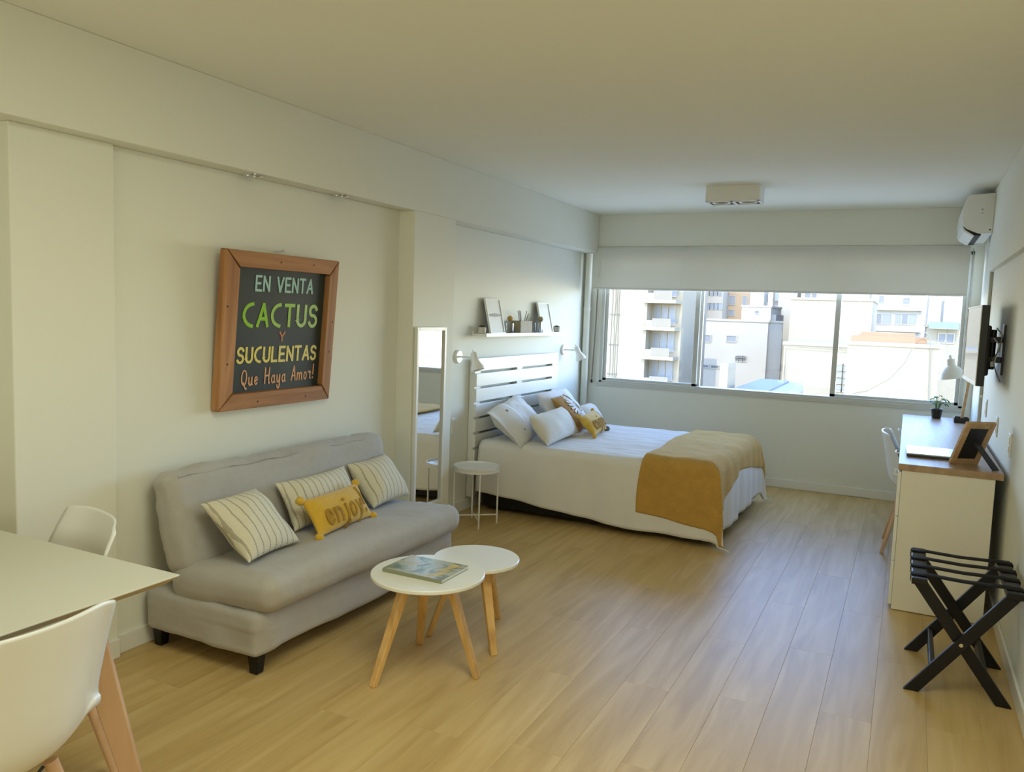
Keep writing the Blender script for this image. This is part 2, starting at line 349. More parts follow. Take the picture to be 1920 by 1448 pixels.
def lettering(text, w, h, thick, gap=0.30, fit=True):
    """list of polylines in a w x h box centred on the origin (x right, y up)"""
    xs = 0; out = []
    for ch in text:
        gw, st = G[ch]
        if st: out.append([[(xs + p[0], p[1]) for p in s_] for s_ in st])
        xs += gw + gap
    tot = xs - gap; sx = w / tot if fit else h
    return [[[((x - tot / 2) * sx, (y - 0.5) * h) for x, y in s_] for s_ in g_] for g_ in out]
def ribbon(mb, poly, thick, fn, lift=0.0015):
    """raised flat ribbon along a 2-D polyline; fn(x, y, lift) -> 3-D"""
    for q in range(1, len(poly) - 1):
        a = Vector(poly[q]) - Vector(poly[q - 1]); b = Vector(poly[q + 1]) - Vector(poly[q])
        if a.length > 1e-9 and b.length > 1e-9 and a.angle(b) > R(48):
            ribbon(mb, poly[:q + 1], thick, fn, lift); ribbon(mb, poly[q:], thick, lambda x, y, l: fn(x, y, l + 0.0004), lift); return
    P = [Vector((p[0], p[1])) for p in poly]
    n = len(P); L = []; Rr = []
    for i in range(n):
        d = (P[min(i + 1, n - 1)] - P[max(i - 1, 0)])
        d = d.normalized() if d.length > 1e-9 else Vector((1, 0))
        if 0 < i < n - 1:
            d1 = (P[i] - P[i - 1]).normalized(); k = max(0.5, abs(Vector((-d.y, d.x)).dot(Vector((-d1.y, d1.x)))))
        else: k = 1
        e = P[i] + (d * thick * 0.4 if i == n - 1 else (-d * thick * 0.4 if i == 0 else Vector((0, 0))))
        nr = Vector((-d.y, d.x)) * thick / 2 / k
        L.append(e + nr); Rr.append(e - nr)
    top = [fn(p.x, p.y, lift) for p in L] + [fn(p.x, p.y, lift) for p in Rr]
    bot = [fn(p.x, p.y, -lift) for p in L] + [fn(p.x, p.y, -lift) for p in Rr]
    fs = []
    for i in range(n - 1):
        fs += [(i, n + i, n + i + 1, i + 1), (2 * n + i, 2 * n + i + 1, 3 * n + i + 1, 3 * n + i), (i, i + 1, 2 * n + i + 1, 2 * n + i), (n + i + 1, n + i, 3 * n + i, 3 * n + i + 1)]
    fs += [(0, 2 * n, 3 * n, n), (n - 1, 2 * n - 1, 4 * n - 1, 3 * n - 1)]
    mb.add(top + bot, fs)

# ================================================================== ROOM SHELL
W = 3.40; D = 7.80; H = 2.56; HB = 2.18; YB = -2.4
XN = -0.12; XA = -0.148
wl = MB()
wl.box(-0.62, 0.0, YB, D + 0.2, HB, H)                        # beam along the left side
wl.box(-0.62, -0.36, YB, 1.84, 0, HB)                         # wall behind the dining table
wl.box(-0.62, -0.092, 1.84, 2.27, 0, HB)                      # column
wl.box(-0.62, XN, 2.27, 4.37, 0, HB)                          # sofa niche
wl.box(-0.62, 0.0, 4.37, 4.887, 0, HB)                        # pier
wl.box(-0.62, XA, 4.887, D + 0.2, 0, HB)                      # bed alcove
struct(wl.build('wall_left', M_wall, bevel=0.004))
wr = MB(); wr.box(W, W + 0.3, YB, D + 0.2, 0, H); wr.box(W - 0.035, W + 0.1, YB, 6.80, 1.967, H)
struct(wr.build('wall_right', M_wall, bevel=0.004))
WX0, WX1, WZ0, WZ1 = 0.04, 3.33, 0.86, 2.20
wf = MB()
wf.box(-0.62, W + 0.3, D, D + 0.2, 0, WZ0); wf.box(-0.62, WX0, D, D + 0.2, WZ0, WZ1); wf.box(WX1, W + 0.3, D, D + 0.2, WZ0, WZ1)
wf.box(-0.62, W + 0.3, D, D + 0.2, WZ1, H); wf.box(0.0, W, D - 0.07, D + 0.05, 2.247, H)
struct(wf.build('wall_front', M_wall, bevel=0.003))
struct(box('wall_back', M_wall, None, -0.62, W + 0.3, YB - 0.2, YB, 0, H))
struct(box('ceiling', M_ceil, None, -0.62, W + 0.3, YB - 0.2, D + 0.2, H, H + 0.2))
# floor: sub-floor slab with single planks
fl = struct(box('floor', M_sub, None, -0.62, W + 0.3, YB - 0.2, D + 0.2, -0.15, -0.012, bevel=0))
PW, PL = 0.192, 1.28
i = 0; x = -0.40
shared = {}
while x < W:
    off = (i * 0.47 * PL) % PL; y = YB - off
    while y < D:
        y0, y1 = max(y, YB), min(y + PL, D); x1 = min(x + PW, W)
        if y1 - y0 > 0.05:
            key = (round(x1 - x, 3), round(y1 - y0, 3))
            if key not in shared:
                o = MB().box(0.0002, key[0] - 0.0002, 0.0002, key[1] - 0.0002, -0.012, 0).build('plank', M_floor, fl, bevel=0.0006, segs=1)
                shared[key] = o.data
            else:
                o = bpy.data.objects.new('plank', shared[key]); COL.objects.link(o); o.parent = fl
            o.location = (x, y0, 0)
        y += PL
    x += PW; i += 1

def board(name, x0, x1, y0, y1, h=0.08): return struct(box(name, M_base, None, x0, x1, y0, y1, 0, h, bevel=0.004))
bl = MB(); bl.box(XN, XN + 0.013, 2.27, 4.37, 0, 0.085); bl.box(-0.092, -0.079, 1.84, 2.27, 0, 0.085); bl.box(0, 0.013, 4.37, 4.90, 0, 0.085)
bl.box(XA, XA + 0.013, 4.90, D, 0, 0.085); bl.box(XN, 0.013, 4.357, 4.37, 0, 0.085); bl.box(-0.36, -0.347, YB, 1.84, 0, 0.085)
struct(bl.build('baseboard_left', M_base, bevel=0.003))
board('baseboard_front', XA, W, D - 0.013, D)
board('baseboard_right', W - 0.013, W, YB, D - 0.013)

# window: aluminium frame, three sliding sashes, each with its pane
win = struct(bpy.data.objects.new('window_1', None)); COL.objects.link(win); win.location = (0, D, 0)
fr = MB()
fr.box(WX0, WX1, 0.0, 0.14, WZ0, WZ0 + 0.03); fr.box(WX0, WX1, 0.0, 0.14, WZ1 - 0.03, WZ1)
fr.box(WX0, WX0 + 0.03, 0.0, 0.14, WZ0, WZ1); fr.box(WX1 - 0.03, WX1, 0.0, 0.14, WZ0, WZ1)
fr.box(WX0 - 0.03, WX1 + 0.02, -0.008, 0.0, WZ0 - 0.03, WZ0 + 0.01)
fr.build('frame', M_alu, win, bevel=0.002)
for (x0, x1, y, zb, wl_, wr_) in ((0.07, 1.04, 0.045, 0.035, 0.035, 0.045), (1.02, 2.31, 0.09, 0.012, 0.045, 0.03), (2.27, 3.30, 0.045, 0.035, 0.045, 0.03)):
    sb = MB(); z0, z1 = WZ0 + 0.02, WZ1 - 0.02
    sb.box(x0, x0 + wl_, y - 0.015, y + 0.015, z0, z1); sb.box(x1 - wr_, x1, y - 0.015, y + 0.015, z0, z1)
    sb.box(x0, x1, y - 0.015, y + 0.015, z0, z0 + zb); sb.box(x0, x1, y - 0.015, y + 0.015, z1 - 0.04, z1)
    so = sb.build('sash', M_alu, win, bevel=0.0015)
    box('pane', M_pane, so, x0 + wl_ - 0.005, x1 - wr_ + 0.005, y - 0.002, y + 0.002, z0 + zb - 0.005, z1 - 0.035, bevel=0)

# ================================================================== ROLLER BLINDS
for nm, x0, x1, yy in (('white roller blind half lowered over the left window sash', -0.045, 0.884, 7.735), ('white roller blind half lowered over the wide middle sash', 0.8825, 2.3385, 7.735), ('white roller blind half lowered over the right sash near the air conditioner', 2.336, 3.29, 7.736)):
    t = thing('roller_blind', nm, 'blind', (x0, yy, 2.0))
    w = x1 - x0
    tb = MB(); tb.cone((0.004, 0.0, 0.215), (w - 0.004, 0.0, 0.215), 0.030, 0.030, 20); tb.build('roller_tube', M_blind, t)
    box('fabric', M_blind, t, 0.0, w, -0.0305, -0.0290, -0.172, 0.215, bevel=0)
    box('hem_bar', M_blind, t, 0.0, w, -0.035, -0.025, -0.182, -0.165, bevel=0.003)
    for xb in (0.0, w - 0.003): box('bracket', M_white, t, xb, xb + 0.003, -0.028, 0.035, 0.18, 0.246, bevel=0)
t = thing('blind_wand', 'slim brown blind cord hanging beside the left window frame', 'blind cord', (-0.012, 7.765, 1.3))
MB().tube([(0.012, 0, 0.52), (0.006, 0, 0.1), (-0.012, 0, -0.40)], 0.0075, 8).build('cord', mat('brown_cord', (0.20, 0.16, 0.11), 0.6), t)
MB().sphere((-0.013, 0, -0.425), 0.015, 8, (0.8, 0.8, 1.4)).build('weight', M_blackp, t)
t = thing('blind_chain', 'thin cord hanging beside the right roller blind', 'blind cord', (3.315, 7.765, 1.5))
MB().tube([(0.0, 0, 0.72), (-0.004, 0, 0.2), (-0.008, 0, -0.25)], 0.004, 6).build('cord', mat('pale_cord', (0.35, 0.33, 0.26), 0.6), t)
t = thing('corner_pipe', 'white vertical service pipe in the corner beside the window', 'pipe', (-0.098, 7.742, 0))
MB().cone((0, 0, 0.002), (0, 0, 2.178), 0.034, 0.034, 20).build('pipe', M_wall, t)
for zz in (0.5, 1.6): MB().cone((0, 0, zz), (0, 0, zz + 0.03), 0.038, 0.038, 20).build('collar', M_white, t)

# ================================================================== SOFA
t = thing('sofa', 'grey linen slipcovered futon sofa with dark tapered legs', 'sofa', (0.24, 3.19, 0))
def wr_noise(P, k, a): return a * noise.noise(Vector((P.x * k, P.y * k, P.z * k + 3.1)))
def d_base(P, n):
    hem = 0.012 * noise.noise(Vector((P.x * 5, P.y * 5, 0))) if P.z < 0 else 0
    fold = 0.006 * math.sin(P.y * 17 + 2 * noise.noise(P * 3)) * (1 if P.z < 0.02 else 0.3)
    return n * (wr_noise(P, 9, 0.008) + fold * (1 - abs(n.z))) + Vector((0, 0, hem))
mb = MB(); mb.rbox((0, 0, 0.178), (0.335, 0.79, 0.098), 0.035, 28, d_base); mb.build('base', M_sofa, t, merge=True)
def d_seat(P, n):
    puff = 0.022 * (1 - (P.y / 0.80) ** 2) * (1 - (P.x / 0.32) ** 2) * (1 if n.z > 0.3 else 0)
    return n * (wr_noise(P, 6, 0.012) + wr_noise(P, 22, 0.004)) + Vector((0, 0, puff + 0.02 * (P.x / 0.3)))
mb = MB(); mb.rbox((0.105, 0, 0.335), (0.30, 0.785, 0.082), 0.072, 26, d_seat); so = mb.build('seat_cushion', M_sofa, t, merge=True)
# seam tuck at the near front corner
MB().tube([(0.36, -0.70, 0.372), (0.375, -0.71, 0.366), (0.39, -0.705, 0.356)], [0.002, 0.006, 0.002], 6).build('seam_tuck', M_sofa, so)
tilt = Matrix.Rotation(R(-15), 4, 'Y')
def d_back(P, n):
    top = 0.006 * math.sin(P.y * 31 + 3 * noise.noise(P * 4)) * max(0, n.z) ** 0.5 if n.z > 0 else 0
    return n * (wr_noise(P, 5, 0.014) + wr_noise(P, 18, 0.006) + top)
mb = MB(); mb.rbox((0, 0, 0), (0.078, 0.785, 0.232), 0.062, 28, d_back)
mb.v = [tuple(tilt @ Vector(p) + Vector((-0.195, 0, 0.572))) for p in mb.v]
bk = mb.build('back_cushion', M_sofa, t, merge=True)
pp = [tilt @ Vector((0.074, -0.735 + 1.47 * k / 30, 0.196 + 0.004 * math.sin(k * 1.3))) + Vector((-0.195, 0, 0.572)) for k in range(31)]
MB().tube(pp, 0.0035, 6).build('piping', M_sofa, bk)
for (lx, ly) in ((0.285, -0.735), (0.285, 0.735), (-0.285, -0.735), (-0.285, 0.735)):
    m2 = MB(); a = 0.030; b_ = 0.020
    m2.add([(lx - b_, ly - b_, 0), (lx + b_, ly - b_, 0), (lx + b_, ly + b_, 0), (lx - b_, ly + b_, 0), (lx - a, ly - a, 0.115), (lx + a, ly - a, 0.115), (lx + a, ly + a, 0.115), (lx - a, ly + a, 0.115)],
           [(0, 3, 2, 1), (4, 5, 6, 7), (0, 1, 5, 4), (1, 2, 6, 5), (2, 3, 7, 6), (3, 0, 4, 7)]); m2.build('leg', M_black, t, bevel=0.003)

# ================================================================== CUSHIONS
def basis(BL, BR, TL):
    BL, BR, TL = Vector(BL), Vector(BR), Vector(TL)
    X = (BR - BL); w = X.length; X.normalize(); Y = TL - BL; Y = Y - X * Y.dot(X); h = Y.length; Y.normalize(); Z = X.cross(Y)
    c = BL + X * w / 2 + Y * h / 2
    return Matrix(((X.x, Y.x, Z.x, c.x), (X.y, Y.y, Z.y, c.y), (X.z, Y.z, Z.z, c.z), (0, 0, 0, 1))), w, h
def pillow_fn(w, h, t, seed, pinch=0.07, p=2.6, wr=0.010):
    def fz(x, y):      # front thickness at local x, y (relative coords)
        u = max(-1, min(1, x / (w / 2))); v = max(-1, min(1, y / (h / 2)))
        return t / 2 * max(0, 1 - abs(u) ** p) ** 0.55 * max(0, 1 - abs(v) ** p) ** 0.55
    def pt(u, v, s):
        U = 2 * u - 1; V = 2 * v - 1
        U = math.sin(U * math.pi / 2) * 0.55 + U * 0.45; V = math.sin(V * math.pi / 2) * 0.55 + V * 0.45
        x = w / 2 * U * (1 - pinch * (1 - V * V)); y = h / 2 * V * (1 - pinch * (1 - U * U))
        z = t / 2 * max(0, 1 - abs(U) ** p) ** 0.55 * max(0, 1 - abs(V) ** p) ** 0.55
        nz = noise.noise(Vector((x * 7 + seed, y * 7, s * 2.0))) * wr + noise.noise(Vector((x * 19 + seed, y * 19, s))) * wr * 0.4
        k = min(1, z / (t * 0.2) if t else 0)
        return Vector((x, y, s * (z + nz * k)))
    return fz, pt
def pillow(name, label, cat, m, BL, BR, TL, t, seed=0, n=26, group=None, pinch=0.07, wr=0.010):
    Mx, w, h = basis(BL, BR, TL); fz, pt = pillow_fn(w, h, t, seed, pinch, wr=wr)
    mb = MB(); mb.grid(n, n, lambda u, v: pt(u, v, 1)); mb.grid(n, n, lambda u, v: pt(u, v, -1), flip=True)
    o = mb.build(name, m, None, merge=True, ang=80); o.matrix_world = Mx; tag(o, label, cat, group)
    return o, w, h, fz
def pompoms(o, w, h, corners, m, r=0.022):
    for (sx, sy) in corners:
        mb = MB(); c = Vector((sx * w * 0.5, sy * h * 0.5, 0))
        mb.sphere(c, r, 8)
        mb.v = [tuple(Vector(p) + (Vector(p) - c) * 0.12 * noise.noise(Vector(p) * 160)) for p in mb.v]
        mb.build('pompom', m, o)
def enjoy(o, w, h, fz, dx=0.0):
    for glyph in lettering(['e', 'n', 'j', 'o', 'y2', '!'], w * 0.70, h * 0.62, 0.02, gap=0.2):
        mb = MB()
        for q, pl in enumerate(glyph):
            d = []          # densify so the letters follow the bulge
            for a, b in zip(pl[:-1], pl[1:]):
                for k in range(3): d.append((a[0] + (b[0] - a[0]) * k / 3, a[1] + (b[1] - a[1]) * k / 3))
            d.append(pl[-1])
            ribbon(mb, [(x + dx, y * 1.1) for x, y in d], w * 0.028, lambda x, y, l, q=q: (x, y, fz(x, y) + 0.004 + l + 0.0005 * q), 0.002)
        mb.build('letter', M_olive, o)

pillow('throw_pillow', 'square cream striped cushion at the near end of the grey sofa', 'cushion', M_stripe, (0.435, 2.50, 0.447), (0.40, 2.86, 0.447), (0.185, 2.385, 0.672), 0.15, 1, group='cushions on the sofa')
pillow('throw_pillow', 'long cream striped cushion lying behind the yellow one on the sofa', 'cushion', M_stripe, (0.27, 2.97, 0.447), (0.26, 3.52, 0.447), (0.145, 2.90, 0.672), 0.13, 2, group='cushions on the sofa')
o, w, h, fz = pillow('throw_pillow', 'small mustard yellow cushion reading enjoy in front of the striped sofa cushions', 'cushion', M_mustard, (0.435, 2.955, 0.447), (0.40, 3.43, 0.447), (0.325, 2.905, 0.61), 0.11, 3, group='cushions on the sofa')
pompoms(o, w, h, ((-1, -1), (1, -1), (-1, 1), (1, 1)), M_mustard); enjoy(o, w, h, fz)
pillow('throw_pillow', 'square cream striped cushion at the far end of the sofa near the mirror', 'cushion', M_stripe, (0.31, 3.56, 0.447), (0.285, 3.955, 0.447), (0.135, 3.46, 0.675), 0.15, 4, group='cushions on the sofa')

# ================================================================== CHALKBOARD
t = thing('chalkboard', 'wood framed chalkboard sign with coloured hand lettering hung above the sofa', 'chalkboard', (XN + 0.033, 3.215, 1.415))
t.rotation_euler = (0, R(4.5), 0)        # hangs from its nail, the top leaning out from the wall
# local: y along the wall, z up, x out of the wall; viewed from +x, +y runs to the right
BW, BH, FW_, FD = 0.412, 0.392, 0.088, 0.05
box('board', M_slate, t, 0.004, 0.016, -BW + 0.05, BW - 0.05, -BH + 0.04, BH - 0.04, bevel=0)
def rail(pts, m):
    mb = MB(); n = 4
    mb.prism(pts, 0.002, FD, 'x'); return mb.build('frame_rail', m, t, bevel=0.003)
g = 0.0025
rail([(-BW, -BH + g), (-BW + FW_, -BH + FW_ + g), (-BW + FW_, BH - FW_ - g), (-BW, BH - g)], M_old)
rail([(BW, -BH + g), (BW, BH - g), (BW - FW_ * 0.8, BH - FW_ - g), (BW - FW_ * 0.8, -BH + FW_ + g)], M_old)
rail([(-BW + g, BH), (-BW + FW_ + g, BH - FW_ * 0.9), (BW - FW_ * 0.8 - g, BH - FW_ * 0.9), (BW - g, BH)], M_old_h)
rail([(-BW + g, -BH), (BW - g, -BH), (BW - FW_ * 0.8 - g, -BH + FW_ * 0.9), (-BW + FW_ + g, -BH + FW_ * 0.9)], M_old_h)
def chalk(text, cy, w, h, th, cols, cx=0.0, name='chalk_lettering', skew=0.0):
    for glyph in lettering(text, w, h, th):
        allp = [p for pl in glyph for p in pl]; mx = sum(p[0] for p in allp) / len(allp)
        col = cols[max(0, min(len(cols) - 1, int((mx + w / 2) / w * len(cols))))]; mb = MB()
        for q, pl in enumerate(glyph):
            pl = [(p[0] + cx, p[1] + cy + skew * p[0] + 0.0015 * noise.noise(Vector((p[0] * 40, p[1] * 40, cy * 50)))) for p in pl]
            ribbon(mb, pl, th, lambda x, y, l, q=q: (0.0172 + l + 0.0003 * q, x, y), 0.0008)
        mb.build('letter', mat('chalk_%.2f_%.2f_%.2f' % col, col, 0.95, noise_amt=0.18, noise_scale=70), t)
chalk('EN VENTA', 0.238, 0.42, 0.070, 0.012, [(0.40, 0.62, 0.60)], cx=0.03)
chalk('CACTUS', 0.078, 0.54, 0.108, 0.018, [(0.30, 0.58, 0.07), (0.38, 0.62, 0.16), (0.46, 0.66, 0.28)], cx=0.02)
chalk('Y', -0.033, 0.036, 0.046, 0.010, [(0.55, 0.24, 0.17)], cx=0.03)
chalk('SUCULENTAS', -0.125, 0.58, 0.072, 0.0135, [(0.80, 0.68, 0.22), (0.78, 0.68, 0.28)], cx=0.015)
chalk('Que Haya Amor!', -0.236, 0.54, 0.078, 0.0075, [(0.72, 0.40, 0.24)], cx=0.03, skew=0.02)
for (yy, zz) in ((-0.39, 0.12), (-0.37, -0.16), (0.39, 0.05), (0.38, -0.12), (-0.05, 0.352), (0.2, 0.355), (-0.15, -0.36), (0.21, -0.36)):
    MB().cone((FD - 0.001, yy, zz), (FD + 0.0008, yy, zz), 0.005, 0.005, 8).build('nail_hole', M_dark, t)
t = thing('wall_nail', 'small metal nail in the wall above the chalkboard', 'nail', (XN, 3.235, 1.822))
MB().cone((0, 0, 0), (0.060, 0, 0.006), 0.003, 0.003, 8).build('shank', M_chrome, t); MB().cone((0.060, 0, 0.006), (0.063, 0, 0.0065), 0.008, 0.008, 10).build('head', M_chrome, t)

# recessed spots under the beam
for lab, yy in (('recessed ceiling spot nearer the camera above the chalkboard', 3.02), ('recessed ceiling spot farther along above the sofa', 3.70)):
    t = thing('recessed_spot', lab, 'spotlight', (-0.062, yy, HB), group='recessed spots in the niche soffit')
    MB().lathe([(0.030, 0.0), (0.030, -0.006), (0.046, -0.008), (0.050, -0.004), (0.050, 0.0)], 28, close=False).build('ring', M_chrome, t)
    MB().lathe([(0.001, -0.003), (0.030, -0.003)], 28, close=False).build('lens', mat('spot_lens', (0.25, 0.25, 0.22), 0.2), t)

# ================================================================== MIRROR on the pier
t = thing('wall_mirror', 'tall narrow white framed mirror hung on the pier beside the bed', 'mirror', (0.0, 4.575, 0.82))
mw, mh = 0.185, 0.615
box('glass', M_mirror, t, 0.006, 0.014, -mw + 0.02, mw - 0.02, -mh + 0.02, mh - 0.02, bevel=0)
for (a, b, c, d) in ((-mw, -mw + 0.026, -mh, mh), (mw - 0.026, mw, -mh, mh), (-mw + 0.026, mw - 0.026, mh - 0.026, mh), (-mw + 0.026, mw - 0.026, -mh, -mh + 0.026)):
    box('frame_rail', M_white, t, 0.002, 0.028, a, b, c, d, bevel=0.003)
def wallplate(lab, x, y, z, nx, slots=2):
    t = thing('wall_outlet', lab, 'outlet', (x, y, z), 0 if nx > 0 else math.pi)
    box('plate', M_white, t, 0.0, 0.009, -0.04, 0.04, -0.06, 0.06, bevel=0.003)
    for k in range(slots):
        zz = (k - (slots - 1) / 2) * 0.045; box('socket', M_cream, t, 0.009, 0.0115, -0.024, 0.024, zz - 0.018, zz + 0.018, bevel=0.002)
wallplate('upper white outlet on the alcove wall left of the headboard', XA, 5.185, 0.68, 1)
wallplate('lower white outlet on the alcove wall behind the bedside table', XA, 5.20, 0.31, 1)
wallplate('white switch on the right wall above the near end of the desk', W, 4.86, 0.955, -1)
wallplate('white outlet on the right wall behind the wooden photo frame', W, 5.58, 0.97, -1)
wallplate('white outlet on the right wall near the desk lamp', W, 6.38, 1.01, -1)

# ================================================================== COFFEE TABLES
def round_table(lab, c, z, r, feet, top_r=0.5):
    t = thing('coffee_table', lab, 'coffee table', (c[0], c[1], 0), group='nesting coffee tables')
    MB().lathe([(r - 0.004, z - 0.018), (r, z - 0.014), (r, z - 0.003), (r - 0.003, z)], 72).build('table_top', M_white, t, ang=30)
    for (fx, fy) in feet:
        lx, ly = fx - c[0], fy - c[1]; ang = math.atan2(ly, lx); k = 0.42
        tx, ty = lx * k, ly * k
        ex = Vector((math.cos(ang), math.sin(ang), 0)); ey = Vector((-math.sin(ang), math.cos(ang), 0))
        vs = []
        for (px, py, pz, hw, ht) in ((lx, ly, 0.0, 0.016, 0.0125), (tx, ty, z - 0.018, 0.023, 0.017)):
            for sx, sy in ((-1, -1), (1, -1), (1, 1), (-1, 1)): vs.append(Vector((px, py, pz)) + ex * ht * sx + ey * hw * sy)
        m2 = MB(); m2.add(vs, [(0, 3, 2, 1), (4, 5, 6, 7), (0, 1, 5, 4), (1, 2, 6, 5), (2, 3, 7, 6), (3, 0, 4, 7)]); m2.build('leg', M_pine, t, bevel=0.004)
round_table('front round white coffee table with a magazine and three pine legs', (1.105, 2.865), 0.425, 0.245, ((1.018, 2.60), (1.348, 2.885), (0.95, 3.055)))
round_table('smaller lower round white table tucked behind the magazine table', (1.12, 3.27), 0.385, 0.205, ((1.302, 3.126), (1.12, 3.52), (0.935, 3.16)))
t = thing('magazine', 'glossy magazine with green and yellow cover on the front coffee table', 'magazine', (1.087, 2.875, 0.425), R(0))
ma, mbb = 0.148, 0.112
box('pages', M_paper, t, -ma + 0.003, ma - 0.003, -mbb + 0.002, mbb - 0.002, 0.0012, 0.0148, bevel=0.001)
box('cover', M_mag, t, -ma, ma, -mbb, mbb, 0.0148, 0.0162, bevel=0.0004); box('back_cover', M_ink, t, -ma, ma, -mbb, mbb, 0.0, 0.0012, bevel=0)
box('spine', mat('magazine_spine', (0.25, 0.26, 0.16), 0.35), t, -ma, ma, -mbb - 0.001, -mbb + 0.001, 0.0, 0.0162, bevel=0.0004)
m2 = MB()
for kk in range(5):
    yy = -0.075 + 0.036 * kk
    for pl in ([(0, 0), (0, 1)], [(0, 1), (0.55, 0.1)], [(0.55, 0.1), (0.55, 1)]):
        ribbon(m2, [(0.125 - 0.05 * p[1], yy + 0.026 * p[0] / 0.55 * (1 if kk % 2 else 0.8)) for p in pl], 0.006, lambda x, y, l: (x, y, 0.0164 + l), 0.0002)
m2.build('cover_title', mat('yellow_print', (0.72, 0.50, 0.10), 0.3), t)

# ================================================================== BED
BX0, BX1, BY0, BY1, BZ = -0.05, 1.80, 5.42, 7.02, 0.535
t = thing('bed', 'double bed base and mattress under the white coverlet', 'bed', (0.875, 6.22, 0))
mb = MB(); mb.rbox((0, 0, 0.40), (0.915, 0.785, 0.11), 0.06, 10); mb.build('mattress', M_cotton, t, merge=True)
box('base', M_black, t, -0.90, 0.90, -0.775, 0.775, 0.035, 0.29, bevel=0.01)
for sx in (-0.8, 0.0, 0.8):
    for sy in (-0.68, 0.68): MB().cone((sx, sy, 0), (sx, sy, 0.036), 0.02, 0.024, 12).build('leg', M_blackp, t)

def drape(s, tt, off, drop, far, zmin, amp, seed, hemvar=0.0, corner=0.5, rip=0.5):
    """cloth over the bed: s along the bed (0 = head), tt across (0 = near edge)"""
    Lx = BX1 - BX0; Wy = BY1 - BY0; r = 0.05 + off
    def fold(e):       # distance past the edge -> (outward, down)
        if e <= -r * 0.0: return 0.0, 0.0
        q = r * math.pi / 2
        if e < q: a = e / r; return r * math.sin(a), r * (1 - math.cos(a))
        return r + (e - q) * 0.045, r + (e - q)
    ds = max(0, s - (Lx - r)); dn = max(0, r - tt); df = max(0, tt - (Wy - r))
    dt = max(dn, df); sg = -1 if dn > 0 else 1
    ox, zx = fold(ds); oy, zy = fold(dt)
    x = BX0 + min(s, Lx - r) + ox; y = (BY0 + min(max(tt, r), Wy - r)) + sg * oy
    if ds > 0 and dt > 0:
        z = max(zx, zy) + corner * min(zx, zy)
        k = min(zx, zy); x += 0.10 * k; y += sg * 0.10 * k
    else: z = max(zx, zy)
    w = amp * min(1, z / 0.25)
    along = min(s, Lx - 0.1) if dn > 0 else (Lx + min(max(tt, 0.1), Wy - 0.1) if df <= 0 else Lx * 2 + Wy - min(s, Lx - 0.1))
    if z > 0.03:
        f = w * (math.sin(along * 11 + seed) + 0.6 * math.sin(along * 23 + seed * 2 + 2 * noise.noise(Vector((along * 2, seed, 0)))))
        if dt > 0: y += sg * (f + w)
        if ds > 0: x += f + w
    P = Vector((x, y, BZ + off - z))
    top = max(0, 1 - z / 0.05)
    P.z += top * (0.012 * noise.noise(Vector((x * 2.5, y * 2.5, seed))) + 0.007 * noise.noise(Vector((x * 8, y * 6, seed + 5))) + 0.004 * math.sin(y * 40 + 5 * noise.noise(Vector((x * 3, y * 3, 1)))) * rip)
    floor_ = zmin + 0.02 * noise.noise(Vector((s * 4, tt * 4, seed)))
    if P.z < floor_:      # cloth meeting the floor spreads outwards
        ex = floor_ - P.z; P.z = max(0.004, floor_ - ex * 0.05)
        P.y += (sg * 0.5 * ex) if dt > 0 else 0; P.x += (0.5 * ex) if ds > 0 else 0
    return P
def cloth(name, label, cat, m, s0, s1, t0, t1, off, amp, seed, zmin, nu=90, nv=110, corner=0.5, hem=None, solid=0.006, rip=0.5):
    mb = MB(); hem = hem or (lambda s, tt: (s, tt))
    def fn(u, v):
        s = s0 + (s1 - s0) * u; tt = t0 + (t1 - t0) * v
        s, tt = hem(s, tt); return drape(s, tt, off, 0, 0, zmin, amp, seed, corner=corner, rip=rip)
    mb.grid(nu, nv, fn); o = mb.build(name, m, None, ang=85, solid=solid); tag(o, label, cat); return o
def hem_cov(s, tt):
    if tt < 0: tt = tt * (1 - 0.24 * max(0, 1 - s / 1.2)) - 0.0
    return s, tt
cloth('coverlet', 'white linen coverlet draped over the bed down to the floor', 'coverlet', M_linen, 0.0, BX1 - BX0 + 0.44, -0.475, BY1 - BY0 + 0.44, 0.012, 0.010, 1.0, 0.02, hem=hem_cov, corner=0.30)
def sst(a, b, x): k = max(0.0, min(1.0, (x - a) / (b - a))); return k * k * (3 - 2 * k)
def hem_thr(s, tt):
    f = (s - 1.31) / 0.71; e = 0.15 + 0.17 * (1 - sst(-0.1, 0.40, tt)) + 0.07 * sst(1.1, 1.6, tt) + 0.015 * math.sin(tt * 7)
    s2 = 1.31 + 0.02 * math.sin(tt * 5) + f * (BX1 - BX0 + e - 1.31)
    if tt < 0: tt = tt * (0.82 + 0.22 * max(0, f))
    return s2, tt
cloth('throw_blanket', 'fluffy mustard plush throw spread over the foot of the bed', 'blanket', M_throw, 1.31, 2.02, -0.44, BY1 - BY0 + 0.26, 0.044, 0.010, 1.0, 0.03, nu=70, nv=130, corner=0.30, hem=hem_thr, solid=0.014, rip=0.0)

# headboard: painted pallet slats on three uprights
t = thing('headboard', 'white painted pallet headboard with horizontal slats', 'headboard', (XA, 6.20, 0))
HY = 0.80
for yy in (-HY + 0.05, 0.0, HY - 0.05): box('upright', M_white, t, 0.004, 0.05, yy - 0.05, yy + 0.05, 0.10, 1.175, bevel=0.003)
zz = 1.188
for k in range(9):
    h_ = 0.100
    box('slat', M_white, t, 0.05, 0.068, -HY, HY, zz - h_, zz, bevel=0.003); zz -= 0.119

